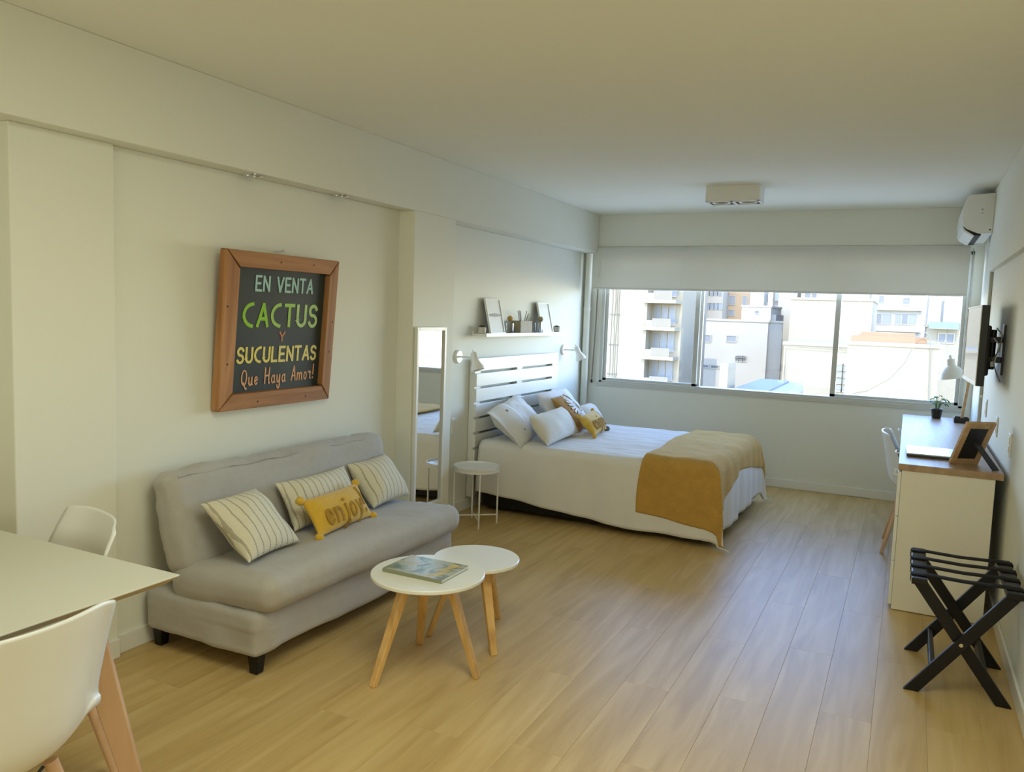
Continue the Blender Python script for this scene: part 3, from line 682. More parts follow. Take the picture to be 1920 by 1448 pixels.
# pillows on the bed
o, w, h, fz = pillow('bed_pillow', 'large white pillow with two dark buttons leaning on the headboard', 'pillow', M_cotton, (0.31, 5.44, 0.53), (0.20, 6.12, 0.60), (0.02, 5.50, 0.80), 0.19, 11, group='large pillows on the bed', pinch=0.04, wr=0.022)
fm = MB()
def flap(u, v):
    y = h / 2 * (0.98 - 1.96 * v); x = -w / 2 * (1.0 + 0.16 * (1 - u)) + u * w * 0.30
    return Vector((x, y, fz(max(-w / 2 * 0.97, x), y * 0.98) + 0.006 + 0.006 * noise.noise(Vector((x * 12, y * 12, 2)))))
fm.grid(10, 16, flap); fl_ = fm.build('button_flap', M_cotton, o, solid=0.004, ang=80)
for yy in (h * 0.26, -h * 0.26):
    xx = -w * 0.33; MB().cone((xx, yy, fz(xx, yy) + 0.006), (xx, yy, fz(xx, yy) + 0.015), 0.011, 0.010, 14).build('button', M_button, o)
pillow('bed_pillow', 'large white pillow at the window side against the headboard', 'pillow', M_cotton, (0.24, 6.32, 0.545), (0.24, 7.00, 0.545), (0.00, 6.36, 0.855), 0.18, 12, group='large pillows on the bed', pinch=0.04, wr=0.02)
o, w, h, fz = pillow('mandala_cushion', 'ochre cushion with a large white mandala print on the bed', 'cushion', M_ochre, (0.44, 6.30, 0.56), (0.38, 6.74, 0.56), (0.18, 6.20, 0.83), 0.12, 13)
mb = MB(); mc = (0.055, 0.01)
def on(x, y, l): return (x, y, fz(x, y) + 0.004 + l)
ribbon(mb, arc(mc[0], mc[1], 0.035, 0.04, 0, 360, 28), 0.010, on, 0.0015); ribbon(mb, arc(mc[0], mc[1], 0.058, 0.064, 0, 360, 30), 0.012, on, 0.0015)
for k in range(26):
    a = 2 * math.pi * k / 26; r0, r1 = 0.075, 0.165
    p = [(mc[0] + r * math.cos(a), mc[1] + r * math.sin(a) * 1.05) for r in (r0, 0.10, 0.13, r1)]
    if max(abs(q[0]) for q in p) < w * 0.46 and max(abs(q[1]) for q in p) < h * 0.46: ribbon(mb, p, 0.020, on, 0.0015)
mb.build('mandala_print', M_linen, o)
o, w, h, fz = pillow('throw_pillow', 'small mustard yellow cushion reading enjoy on the bed', 'cushion', M_mustard, (0.64, 6.12, 0.565), (0.57, 6.62, 0.565), (0.51, 6.06, 0.72), 0.11, 14)
pompoms(o, w, h, ((1, -1),), M_grey, 0.024); pompoms(o, w, h, ((-1, -1), (-1, 1), (1, 1)), M_mustard, 0.018); enjoy(o, w, h, fz)
pillow('knit_cushion', 'small white knitted cushion in front of the buttoned pillow', 'cushion', M_knit, (0.52, 5.44, 0.565), (0.46, 6.22, 0.565), (0.36, 5.44, 0.775), 0.17, 15, pinch=0.05)
pillow('knit_cushion', 'small white knitted cushion on the window side of the bed', 'cushion', M_knit, (0.42, 6.62, 0.56), (0.40, 7.02, 0.56), (0.26, 6.62, 0.73), 0.14, 16, pinch=0.05)

# ================================================================== BEDSIDE TABLE
t = thing('bedside_table', 'small round white metal tray table beside the bed', 'side table', (0.13, 5.06, 0))
tr = 0.165; tz = 0.425
MB().lathe([(0.001, tz - 0.012), (tr, tz - 0.012), (tr + 0.003, tz - 0.008), (tr + 0.003, tz + 0.008), (tr, tz + 0.008), (tr - 0.003, tz - 0.004), (0.001, tz - 0.004)], 48, close=False).build('tray', M_metalw, t, ang=35)
MB().lathe([(tr - 0.004, tz - 0.03), (tr + 0.001, tz - 0.03), (tr + 0.001, tz - 0.012), (tr - 0.004, tz - 0.012)], 48, close=False).build('rim', M_metalw, t)
for k in range(4):
    a = R(-52 + 90 * k); x_, y_ = tr * 0.98 * math.cos(a), tr * 0.98 * math.sin(a)
    MB().tube([(x_, y_, 0.0), (x_, y_, tz - 0.02)], 0.0065, 10).build('leg', M_metalw, t)
for k in range(2):
    a = R(-52 + 90 * k); x_, y_ = tr * 0.96 * math.cos(a), tr * 0.96 * math.sin(a)
    MB().tube([(x_, y_, 0.055 + 0.008 * k), (-x_, -y_, 0.055 + 0.008 * k)], 0.005, 8).build('cross_bar', M_metalw, t)

# ================================================================== WALL SHELF AND ITS THINGS
SZ = 1.378
t = thing('wall_shelf', 'narrow white picture ledge above the headboard', 'shelf', (XA, 6.22, SZ))
box('ledge', M_white, t, 0.001, 0.125, -0.80, 0.80, -0.018, 0.0, bevel=0.002); box('back_lip', M_white, t, 0.001, 0.014, -0.80, 0.80, 0.0, 0.016, bevel=0.002); box('front_lip', M_white, t, 0.119, 0.131, -0.80, 0.80, -0.022, 0.006, bevel=0.002)
def succulent(lab, y, dx=0.065):
    t = thing('succulent_pot', lab, 'potted plant', (XA + dx, y, SZ), group='succulents on the ledge')
    MB().lathe([(0.026, 0.0), (0.031, 0.004), (0.033, 0.05), (0.029, 0.052), (0.027, 0.045), (0.001, 0.045)], 24).build('pot', M_pot, t, ang=30)
    for ring, (n, r_, up) in enumerate(((7, 0.036, 0.010), (6, 0.026, 0.018), (4, 0.014, 0.024))):
        for k in range(n):
            a = 2 * math.pi * (k + 0.5 * ring) / n; d = Vector((math.cos(a), math.sin(a), 0)); s_ = Vector((-d.y, d.x, 0))
            mb = MB(); b0 = Vector((0, 0, 0.048)); tip = b0 + d * r_ + Vector((0, 0, up)); mid = b0 + d * r_ * 0.55 + Vector((0, 0, up * 0.3))
            mb.add([b0 + s_ * 0.003, b0 - s_ * 0.003, mid - s_ * 0.008, mid + s_ * 0.008, tip, mid + Vector((0, 0, 0.006))], [(0, 1, 5), (1, 2, 5), (2, 4, 5), (4, 3, 5), (3, 0, 5), (0, 3, 2, 1), (3, 4, 2)])
            mb.build('leaf', M_succ, t, ang=80)
succulent('dark rosette succulent in a pale pot at the left end of the ledge', 5.465)
succulent('dark rosette succulent in a pale pot at the right end of the ledge', 6.93)
def ledge_frame(lab, y, w, h, scribble):
    t = thing('ledge_picture_frame', lab, 'picture frame', (XA + 0.10, y, SZ))
    t.rotation_euler = (0, R(-13), 0)
    for (a, b, c, d) in ((-w, -w + 0.012, 0, h), (w - 0.012, w, 0, h), (-w + 0.012, w - 0.012, h - 0.012, h), (-w + 0.012, w - 0.012, 0, 0.012)): box('frame_rail', M_white, t, -0.014, 0.004, a, b, c, d, bevel=0.0015)
    box('backing', M_dark, t, -0.014, -0.010, -w + 0.01, w - 0.01, 0.01, h - 0.01, bevel=0)
    box('print', M_paper, t, -0.010, -0.004, -w + 0.01, w - 0.01, 0.01, h - 0.01, bevel=0)
    if scribble:
        mb = MB(); pl = [(-w * 0.75 + w * 1.5 * k / 40, h * 0.53 + 0.010 * math.sin(k * 1.1) * (0.3 + math.sin(k / 40 * math.pi)) + 0.004 * math.sin(k * 2.7)) for k in range(41)]
        ribbon(mb, pl, 0.0035, lambda x, y_, l: (-0.0038 + l, x, y_), 0.0003); mb.build('script', M_ink, t)
ledge_frame('taller white picture frame with grey script print on the ledge', 5.675, 0.125, 0.285, True)
ledge_frame('plain white picture frame behind the dried flower on the ledge', 6.655, 0.122, 0.28, False)
def vase(lab, y, colr, lean):
    t = thing('glass_vase', lab, 'vase', (XA + 0.085, y, SZ))
    MB().lathe([(0.001, 0.0), (0.030, 0.0), (0.032, 0.004), (0.033, 0.085), (0.031, 0.085), (0.030, 0.008), (0.001, 0.006)], 28, close=False).build('glass', M_glass, t, ang=30)
    MB().tube([(0.004, 0, 0.008), (0.002, lean * 0.5, 0.06), (0.0, lean, 0.11)], 0.0016, 6).build('stem', M_stick, t)
    mb = MB(); c = Vector((0, lean, 0.122)); mb.sphere(c, 0.023, 8); mb.v = [tuple(c + (Vector(p) - c) * (1 + 0.22 * noise.noise(Vector(p) * 220))) for p in mb.v]; mb.build('flower_head', colr, t)
vase('glass tumbler with a yellow dried flower ball next to the script frame', 5.905, M_flower, 0.0)
vase('glass tumbler with a pale dried flower ball before the plain frame', 6.47, mat('pale_flower', (0.42, 0.35, 0.20), 0.9), 0.045)
t = thing('reed_diffuser', 'stone textured box holding dark reed sticks in the middle of the ledge', 'diffuser', (XA + 0.075, 6.16, SZ))
bx = MB(); bx.box(-0.042, 0.042, -0.115, 0.115, 0.0, 0.012)
for (a, b, c, d) in ((-0.042, 0.042, -0.115, -0.108), (-0.042, 0.042, 0.108, 0.115), (-0.042, -0.036, -0.108, 0.108), (0.036, 0.042, -0.108, 0.108)): bx.box(a, b, c, d, 0.012, 0.105)
bx.build('box', M_stone, t, bevel=0.001)
for k, (a, ln) in enumerate(((-0.35, 0.2), (-0.26, 0.2), (-0.2, 0.19), (0.35, 0.2), (0.5, 0.19))):
    MB().tube([(0.004 * k - 0.01, 0.0, 0.013), (0.006 * k - 0.012, math.sin(a) * ln, math.cos(a) * ln)], 0.0032, 6).build('reed', M_stick, t)

# sconces
def sconce(lab, y, dirv):
    t = thing('wall_sconce', lab, 'wall lamp', (XA, y, 1.205), group='bed sconces')
    MB().lathe([(0.052, 0.0), (0.052, 0.012), (0.046, 0.018), (0.001, 0.018)], 32, Matrix.Rotation(R(90), 4, 'Y')).build('wall_plate', M_metalw, t, ang=30)
    j = Vector((0.15, dirv * 0.035, 0.0)); MB().tube([(0.016, 0, 0), (0.08, dirv * 0.01, 0.002), tuple(j)], 0.006, 10).build('arm', M_metalw, t)
    d = Vector((0.32, dirv * 0.45, -0.85)).normalized()
    q = d.to_track_quat('Z', 'Y').to_matrix().to_4x4(); M4 = Matrix.Translation(j - d * 0.03) @ q
    sh = MB(); sh.lathe([(0.001, -0.012), (0.022, -0.010), (0.025, 0.0), (0.026, 0.05), (0.034, 0.075), (0.048, 0.10), (0.050, 0.125), (0.047, 0.125), (0.044, 0.102), (0.022, 0.06), (0.001, 0.055)], 28, M4, close=False)
    so = sh.build('shade', M_metalw, t, ang=40)
    MB().tube([tuple(j - d * 0.04 + Vector((0, 0.012, 0))), tuple(j - d * 0.065), tuple(j - d * 0.04 - Vector((0, 0.012, 0)))], 0.003, 6).build('hanger', M_metalw, so)
sconce('white wall sconce left of the headboard near the mirror', 5.215, -0.1); sconce('white wall sconce right of the headboard near the window', 7.255, 0.5)

# ================================================================== CEILING LAMP
t = thing('ceiling_light', 'white rectangular twin spot box on the ceiling', 'ceiling lamp', (1.62, 6.30, H))
lb = MB(); lw, ld, lh = 0.20, 0.105, 0.115
for (a, b, c, d) in ((-lw, lw, -ld, -ld + 0.006), (-lw, lw, ld - 0.006, ld), (-lw, -lw + 0.006, -ld + 0.006, ld - 0.006), (lw - 0.006, lw, -ld + 0.006, ld - 0.006)): lb.box(a, b, c, d, -lh, 0)
lb.build('housing', M_white, t, bevel=0.001)
box('recess', M_dark, t, -lw + 0.006, lw - 0.006, -ld + 0.006, ld - 0.006, -0.085, -0.080, bevel=0)
fc = MB()
for (a, b, c, d) in ((-lw, lw, -ld, -ld + 0.018), (-lw, lw, ld - 0.018, ld), (-lw, -lw + 0.018, -ld, ld), (lw - 0.018, lw, -ld, ld), (-0.012, 0.012, -ld, ld)): fc.box(a, b, c, d, -lh - 0.004, -lh)
fc.build('trim_plate', M_white, t, bevel=0.0005)
for sx in (-0.1, 0.1):
    so = MB().lathe([(0.055, 0.0), (0.066, -0.008), (0.070, -0.002)], 28, Matrix.Translation((sx, 0, -lh + 0.004)), close=False).build('spot_ring', M_white, t)
    MB().lathe([(0.002, -0.02), (0.052, -0.02), (0.055, 0.0)], 28, Matrix.Translation((sx, 0, -lh + 0.03)), close=False).build('spot_bulb', M_blackp, so)

# ================================================================== AIR CONDITIONER
t = thing('air_conditioner', 'white split air conditioner high on the right wall', 'air conditioner', (W - 0.035, 6.70, 2.235))
prof = [(0.0, 0.285), (-0.155, 0.275), (-0.175, 0.262), (-0.190, 0.20), (-0.198, 0.12), (-0.190, 0.065), (-0.165, 0.035), (-0.09, 0.0), (0.0, 0.0)]
bd = MB(); bd.prism([(a, b) for a, b in prof], 0.0, 0.78, 'y'); bd.build('body', M_plastic, t, bevel=0.004)
lv = MB(); lv.prism([(-0.186, 0.052), (-0.17, 0.026), (-0.110, -0.012), (-0.118, -0.02), (-0.18, 0.016), (-0.196, 0.05)], 0.02, 0.76, 'y'); lv.build('louvre', M_white, t, bevel=0.002)
sl = MB(); sl.prism([(-0.112, 0.004), (-0.070, -0.006), (-0.074, -0.016), (-0.112, -0.010)], 0.012, 0.76, 'y'); sl.build('air_slot', M_dark, t)
MB().cone((-0.075, -0.001, 0.17), (-0.075, 0.002, 0.17), 0.006, 0.006, 10).build('screw_cover', M_ink, t); box('end_mark', M_ink, t, -0.085, -0.062, -0.001, 0.002, 0.143, 0.147, bevel=0)
MB().cone((-0.018, -0.001, 0.025), (-0.018, 0.002, 0.025), 0.006, 0.006, 10).build('screw_hole', M_dark, t)
t = thing('cable_duct', 'grey vertical cable duct on the right wall behind the television', 'cable duct', (W, 6.80, 0))
box('duct', mat('duct_grey', (0.50, 0.49, 0.40), 0.5), t, -0.022, 0.0, -0.02, 0.02, 0.83, 1.966, bevel=0.003)
for zz in (1.05, 1.5): box('clip', M_white, t, -0.025, 0.0, -0.024, 0.024, zz, zz + 0.02, bevel=0.002)

# ================================================================== TELEVISION AND BRACKET
TVr = R(1.7)
t = thing('television', 'flat black television turned to the bed on a wall bracket', 'television', (3.252, 5.74, 1.455), TVr)
# local x = depth (negative = screen side), y = width
box('panel', M_blackp, t, -0.012, 0.028, -0.40, 0.40, -0.235, 0.235, bevel=0.005)
box('screen', M_screen, t, -0.0145, -0.012, -0.388, 0.388, -0.215, 0.225, bevel=0)
bz = MB()
for (a, b, c, d) in ((-0.40, 0.40, 0.225, 0.235), (-0.40, 0.40, -0.235, -0.215), (-0.40, -0.390, -0.215, 0.225), (0.390, 0.40, -0.215, 0.225)): bz.box(-0.017, -0.012, a, b, c, d)
bz.build('bezel', M_metalw, t, bevel=0.001)
box('back_cover', M_blackp, t, 0.028, 0.060, -0.26, 0.26, -0.18, 0.12, bevel=0.012)
t = thing('tv_bracket', 'black articulated wall bracket with cables behind the television', 'bracket', (W, 5.62, 1.43))
box('wall_plate', M_blackp, t, -0.012, 0.0, -0.05, 0.05, -0.15, 0.15, bevel=0.002)
for zz in (-0.06, 0.06): box('arm', M_blackp, t, -0.078, -0.012, -0.03, 0.02, zz - 0.018, zz + 0.018, bevel=0.003)
MB().cone((-0.06, 0.0, -0.12), (-0.06, 0.0, 0.12), 0.018, 0.018, 14).build('pivot', M_blackp, t)
box('cable_clip', M_white, t, -0.07, -0.045, -0.075, -0.035, -0.10, -0.07, bevel=0.002)
MB().tube([(-0.05, -0.06, 0.13), (-0.02, -0.085, 0.09), (-0.03, -0.09, 0.0), (-0.06, -0.07, -0.06), (-0.03, -0.08, -0.15), (-0.008, -0.03, -0.19)], 0.004, 8).build('cable', M_ink, t)
MB().tube([(-0.06, -0.04, 0.07), (-0.03, -0.07, 0.03), (-0.05, -0.075, -0.08)], 0.004, 8).build('cable', M_white, t)

# ================================================================== DESK
DZ = 0.812; DX0, DX1, DY0, DY1 = 2.885, 3.375, 4.765, 7.50
t = thing('desk', 'long white desk with oak top and drawer end against the right wall', 'desk', (2.885, 4.765, 0))
dl, dw = DY1 - DY0, DX1 - DX0
box('desk_top', M_deskoak, t, 0, dw, 0, dl, DZ - 0.036, DZ, bevel=0.002)
box('side_panel', M_cream, t, 0.018, dw - 0.035, 0.006, 0.024, 0.004, DZ - 0.036, bevel=0.002)
box('side_panel', M_cream, t, 0.018, dw - 0.035, 0.66, 0.678, 0.004, DZ - 0.036, bevel=0.002)
box('side_panel', M_cream, t, 0.018, dw - 0.035, dl - 0.024, dl - 0.006, 0.004, DZ - 0.036, bevel=0.002)
box('back_panel', M_cream, t, dw - 0.05, dw - 0.035, 0.024, dl - 0.024, 0.35, DZ - 0.036, bevel=0.001)
for k in range(3):
    z0 = 0.03 + k * 0.247; dr = box('drawer', M_white, t, 0.0, 0.017, 0.006, 0.676, z0, z0 + 0.243, bevel=0.002)
    if k == 2: MB().tube([(-0.001, 0.12, z0 + 0.205), (-0.016, 0.12, z0 + 0.205), (-0.016, 0.12, z0 + 0.235), (-0.001, 0.12, z0 + 0.235)], 0.005, 8).build('handle', M_white, dr)
for (a, b) in ((0.70, 1.55), (1.57, dl - 0.03)):
    dr = box('drawer', M_white, t, 0.0, 0.017, a, b, DZ - 0.15, DZ - 0.040, bevel=0.002)
    c = (a + b) / 2 + (0.25 if a > 1 else 0); MB().tube([(-0.001, c - 0.06, DZ - 0.095), (-0.022, c - 0.06, DZ - 0.095), (-0.022, c + 0.06, DZ - 0.095), (-0.001, c + 0.06, DZ - 0.095)], 0.005, 8).build('handle', M_white, dr)

t = thing('laptop', 'closed silver laptop lying on the desk', 'laptop', (3.070, 5.235, DZ), R(1))
box('base', M_laptop_d, t, -0.15, 0.15, -0.165, 0.165, 0.0, 0.010, bevel=0.003); box('lid', M_laptop, t, -0.152, 0.152, -0.167, 0.167, 0.010, 0.020, bevel=0.004)
# easel-back photo frame, seen from behind
t = thing('photo_frame', 'wooden easel photo frame seen from behind on the desk', 'picture frame', (3.200, 4.985, DZ), R(29))
Mt = Matrix.Translation((0, 0, 0.003)) @ Matrix.Rotation(R(28), 4, 'X')
fw, fh = 0.080, 0.275
for (a, b, c, d) in ((-fw, -fw + 0.030, 0, fh), (fw - 0.030, fw, 0, fh), (-fw + 0.030, fw - 0.030, fh - 0.036, fh), (-fw + 0.030, fw - 0.030, 0, 0.036)):
    MB().box(a, b, -0.008, 0.010, c, d, Mt).build('frame_rail', M_frameoak, t, bevel=0.002)
MB().box(-fw + 0.028, fw - 0.028, -0.004, 0.004, 0.034, fh - 0.034, Mt).build('backing', M_blackp, t, bevel=0.0)
top = Mt @ Vector((0.012, -0.006, 0.15)); ft = Vector((0.062, -0.185, 0.002))
sd = Vector((1, 0.25, 0)).normalized() * 0.021; nn = (ft - top).cross(sd).normalized() * 0.003
MB().add([top - sd * 0.9 + nn, top + sd * 0.9 + nn, ft + sd + nn, ft - sd + nn, top - sd * 0.9 - nn, top + sd * 0.9 - nn, ft + sd - nn, ft - sd - nn], [(0, 1, 2, 3), (7, 6, 5, 4), (0, 4, 5, 1), (1, 5, 6, 2), (2, 6, 7, 3), (3, 7, 4, 0)]).build('easel_strut', M_blackp, t, bevel=0.0008)
# potted plant
t = thing('potted_plant', 'small leafy green plant in a black pot on the desk', 'potted plant', (3.130, 7.36, DZ))
MB().lathe([(0.030, 0.0), (0.033, 0.003), (0.041, 0.064), (0.044, 0.066), (0.044, 0.080), (0.040, 0.080), (0.039, 0.068), (0.001, 0.066)], 28).build('pot', M_blackp, t, ang=30)
MB().lathe([(0.001, 0.071), (0.038, 0.069)], 20, close=False).build('soil', M_soil, t)
rg = random.Random(3)
for k in range(24):
    a = rg.uniform(0, 2 * math.pi); rr = rg.uniform(0.012, 0.075); zz = 0.12 + rg.uniform(0, 0.085) * (1.15 - rr / 0.09)
    tip = Vector((rr * math.cos(a), rr * math.sin(a), zz))
    st = MB().tube([(0.008 * math.cos(a), 0.008 * math.sin(a), 0.068), tuple(tip * 0.5 + Vector((0, 0, 0.06))), tuple(tip)], 0.0014, 5).build('stem', M_leaf, t)
    dn = Vector((math.cos(a), math.sin(a), rg.uniform(-0.5, 0.2))).normalized(); sdv = dn.cross(Vector((0, 0, 1))).normalized(); up = sdv.cross(dn)
    L_ = rg.uniform(0.026, 0.042); mbp = MB(); pts = []
    for (u_, w_) in ((0, 0), (0.2, 0.36), (0.45, 0.5), (0.75, 0.34), (1, 0)): pts.append((u_, w_))
    vs = [tip + dn * L_ * u_ - up * 0.012 * u_ * u_ + sdv * L_ * w_ + up * 0.10 * L_ * w_ for u_, w_ in pts] + [tip + dn * L_ * u_ - up * 0.012 * u_ * u_ - sdv * L_ * w_ + up * 0.10 * L_ * w_ for u_, w_ in pts[1:-1]] + [tip + dn * L_ * 0.45 - up * 0.003]
    c_ = len(vs) - 1; ring = [0, 1, 2, 3, 4, 7, 6, 5]
    mbp.add(vs, [(ring[i_], ring[(i_ + 1) % 8], c_) for i_ in range(8)]); mbp.build('leaf', M_leaf, t, ang=80, solid=0.0008)
# desk lamp
t = thing('desk_lamp', 'desk lamp with white shade, wooden arm and black tray base', 'desk lamp', (3.30, 7.19, DZ))
bs = MB(); bs.box(-0.052, 0.052, -0.052, 0.052, 0.0, 0.010); 
for (a, b, c, d) in ((-0.052, 0.052, -0.052, -0.046), (-0.052, 0.052, 0.046, 0.052), (-0.052, -0.046, -0.046, 0.046), (0.046, 0.052, -0.046, 0.046)): bs.box(a, b, c, d, 0.010, 0.042)
bs.build('base', M_blackp, t, bevel=0.002)
MB().box(-0.011, 0.011, -0.008, 0.008, 0.010, 0.32, Matrix.Rotation(R(5), 4, 'Y')).build('arm', M_frameoak, t, bevel=0.003)
MB().tube([(0.02, 0.0, 0.318), (-0.004, 0.0, 0.345), (-0.035, 0.0, 0.385)], 0.006, 8).build('upper_arm', M_metalw, t)
Ml = Matrix.Translation((-0.095, 0.0, 0.405)) @ Matrix.Rotation(R(-10), 4, 'Y') @ Matrix.Scale(1.35, 4)
sh = MB(); sh.lathe([(0.001, 0.072), (0.020, 0.070), (0.022, 0.060), (0.023, 0.028), (0.040, 0.018), (0.064, -0.012), (0.076, -0.045), (0.074, -0.046), (0.060, -0.012), (0.036, 0.012), (0.001, 0.016)], 32, Ml, close=False)
sh.build('shade', M_metalw, t, ang=40)
MB().lathe([(0.001, 0.092), (0.007, 0.09), (0.008, 0.070), (0.001, 0.070)], 12, Ml, close=False).build('switch_knob', M_metalw, t)
MB().sphere(Ml @ Vector((0, 0, -0.012)), 0.022, 8).build('bulb', M_paper, t)

# ================================================================== SHELL CHAIRS
def shell_chair(name, label, loc, rotz, group=None):
    t = thing(name, label, 'chair', loc, rotz, group)
    prof = [(0.225, 0.408), (0.215, 0.432), (0.17, 0.440), (0.08, 0.432), (-0.03, 0.424), (-0.11, 0.430), (-0.165, 0.455), (-0.198, 0.505), (-0.215, 0.570), (-0.228, 0.640), (-0.243, 0.715), (-0.258, 0.780), (-0.268, 0.822)]
    wid = [0.185, 0.20, 0.212, 0.225, 0.235, 0.24, 0.242, 0.240, 0.235, 0.228, 0.220, 0.212, 0.198]
    cur = [0.010, 0.012, 0.020, 0.034, 0.05, 0.075, 0.10, 0.115, 0.11, 0.095, 0.078, 0.062, 0.05]
    N = len(prof) - 1
    def samp(arr, v):
        f = v * N; i_ = min(int(f), N - 1); k = f - i_
        g = lambda j: arr[max(0, min(N, j))]
        a, b, c, d = g(i_ - 1), g(i_), g(i_ + 1), g(i_ + 2)
        cr = lambda p0, p1, p2, p3: 0.5 * (2 * p1 + (p2 - p0) * k + (2 * p0 - 5 * p1 + 4 * p2 - p3) * k * k + (3 * p1 - p0 - 3 * p2 + p3) * k ** 3)
        return tuple(cr(*q) for q in zip(a, b, c, d)) if isinstance(a, tuple) else cr(a, b, c, d)
    def fn(u, v):
        U = 2 * u - 1
        vv = v * (1 - 0.055 * abs(U) ** 3.5 * max(0, (v - 0.6) / 0.4)) if v > 0.6 else v + (1 - v / 0.6) * 0.05 * abs(U) ** 3
        y, z = samp(prof, vv); y2, z2 = samp(prof, min(1, vv + 0.01)); y1, z1 = samp(prof, max(0, vv - 0.01))
        tn = Vector((0, y2 - y1, z2 - z1)).normalized(); nr = Vector((0, -tn.z, tn.y))
        if nr.z < 0 and vv < 0.3: nr = -nr
        nr = Vector((0, tn.z, -tn.y))
        w_ = samp(wid, vv); c_ = samp(cur, vv)
        lip = 0.012 * max(0, (abs(U) - 0.86) / 0.14) ** 1.5
        return Vector((U * (w_ + lip * 0.8), y, z)) + nr * (c_ * abs(U) ** 2.3 - lip * 0.8)
    mb = MB(); mb.grid(28, 44, fn); mb.build('seat_shell', M_plastic, t, ang=80, solid=0.007)
    for sx in (-1, 1):
        for sy in (-1, 1):
            MB().cone((sx * 0.215, sy * 0.20 - 0.01, 0.0), (sx * 0.115, sy * 0.11, 0.415), 0.0115, 0.0165, 14).build('leg', M_beech, t)
            MB().tube([(sx * 0.155, sy * 0.145, 0.25), (-sx * 0.10, sy * 0.105, 0.405)], 0.004, 6).build('brace', M_blackp, t)
    return t
shell_chair('dining_chair', 'white shell dining chair with its back to the camera at the table', (0.965, 1.075, 0), R(90), 'dining chairs')
shell_chair('dining_chair', 'white shell dining chair at the far end of the table near the sofa', (0.405, 1.535, 0), R(163), 'dining chairs')
shell_chair('desk_chair', 'white shell chair with wooden legs pushed under the desk', (3.03, 6.16, 0), R(-90))

# ================================================================== DINING TABLE
t = thing('dining_table', 'white dining table with a pale wood edge in the near corner', 'table', (0.42, 0.70, 0))
TX0, TX1, TY0, TY1 = -0.54, 0.602, -0.75, 0.928
tt_ = MB()
def ring(z, e): return [(TX0 + e, TY0 + e, z), (TX1 - e, TY0 + e, z), (TX1 - e, TY1 - e, z), (TX0 + e, TY1 - e, z)]
r3 = 0.012
tt_.add(ring(0.75, 0) + ring(0.744, 0), [(0, 1, 2, 3), (0, 4, 5, 1), (1, 5, 6, 2), (2, 6, 7, 3), (3, 7, 4, 0), (7, 6, 5, 4)])
tt_.build('table_top', mat('table_laminate', (0.64, 0.625, 0.535), 0.45), t, bevel=0.003)
te = MB(); te.add(ring(0.744, 0.002) + ring(0.722, 0.03), [(0, 1, 2, 3), (0, 4, 5, 1), (1, 5, 6, 2), (2, 6, 7, 3), (3, 7, 4, 0), (7, 6, 5, 4)]); te.build('plywood_edge', mat('edge_ply', (0.46, 0.38, 0.25), 0.6), t, bevel=0.001)
for (sx, sy) in ((1, 1), (-1, 1), (1, -1), (-1, -1)):
    cx, cy = (TX0 + TX1) / 2, (TY0 + TY1) / 2; hx, hy = (TX1 - TX0) / 2, (TY1 - TY0) / 2
    top = Vector((cx + sx * (hx - 0.20), cy + sy * (hy - 0.19), 0.722)); ft = Vector((cx + sx * (hx - 0.075), cy + sy * (hy - 0.065), 0))
    ex = Vector((sx, sy, 0)).normalized(); ey = Vector((-ex.y, ex.x, 0))
    vs = []
    for (p, a, b) in ((ft, 0.022, 0.014), (top, 0.048, 0.016)):
        for q, w_ in ((-1, -1), (1, -1), (1, 1), (-1, 1)): vs.append(p + ex * a * q + ey * b * w_)
    MB().add(vs, [(0, 3, 2, 1), (4, 5, 6, 7), (0, 1, 5, 4), (1, 2, 6, 5), (2, 3, 7, 6), (3, 0, 4, 7)]).build('leg', M_beech, t, bevel=0.003)
ap = MB(); ap.box(TX0 + 0.16, TX1 - 0.16, TY0 + 0.15, TY0 + 0.17, 0.66, 0.722); ap.box(TX0 + 0.16, TX1 - 0.16, TY1 - 0.17, TY1 - 0.15, 0.66, 0.722)
ap.build('apron', M_beech, t, bevel=0.002)

# ================================================================== LUGGAGE RACK
t = thing('luggage_rack', 'folding black wooden luggage rack with four webbing straps', 'luggage rack', (3.17, 3.975, 0))
# two crossing frames: local x across (feet at -0.17 / +0.17), y along the rack
RY = 0.235; ZT = 0.475; XL, XR = -0.170, 0.175
def rleg(y, fx, tx, th):
    f_ = Vector((fx, y, 0)); tp = Vector((tx, y, ZT)); d = (tp - f_).normalized(); wv = Vector((0.5 * 0.048 / d.z, 0, 0))
    vs = []
    for yy in (-th / 2, th / 2):
        o_ = Vector((0, yy, 0)); vs += [f_ - wv + o_, f_ + wv + o_, tp + wv + o_, tp - wv + o_]
    return MB().add(vs, [(0, 1, 2, 3), (7, 6, 5, 4), (0, 4, 5, 1), (1, 5, 6, 2), (2, 6, 7, 3), (3, 7, 4, 0)]).build('leg', M_black, t, bevel=0.003)
for sy in (-1, 1):
    rleg(sy * RY, XL, XR + 0.0, 0.022); rleg(sy * (RY - 0.024), XR, XL + 0.0, 0.022)
    MB().cone((0.0025, sy * RY - 0.012, ZT / 2), (0.0025, sy * RY + 0.012, ZT / 2), 0.008, 0.008, 12).build('bolt', M_chrome, t)
for sx in (XL, XR):
    MB().box(sx - 0.030, sx + 0.030, -RY - 0.028, RY + 0.028, ZT - 0.006, ZT + 0.022).build('top_rail', M_black, t, bevel=0.004)
for (fx, z_) in ((XL + 0.075, 0.10), (XR - 0.075, 0.10)): MB().box(fx - 0.010, fx + 0.010, -RY + 0.012, RY - 0.012, z_ - 0.030, z_ + 0.030).build('stretcher', M_black, t, bevel=0.002)
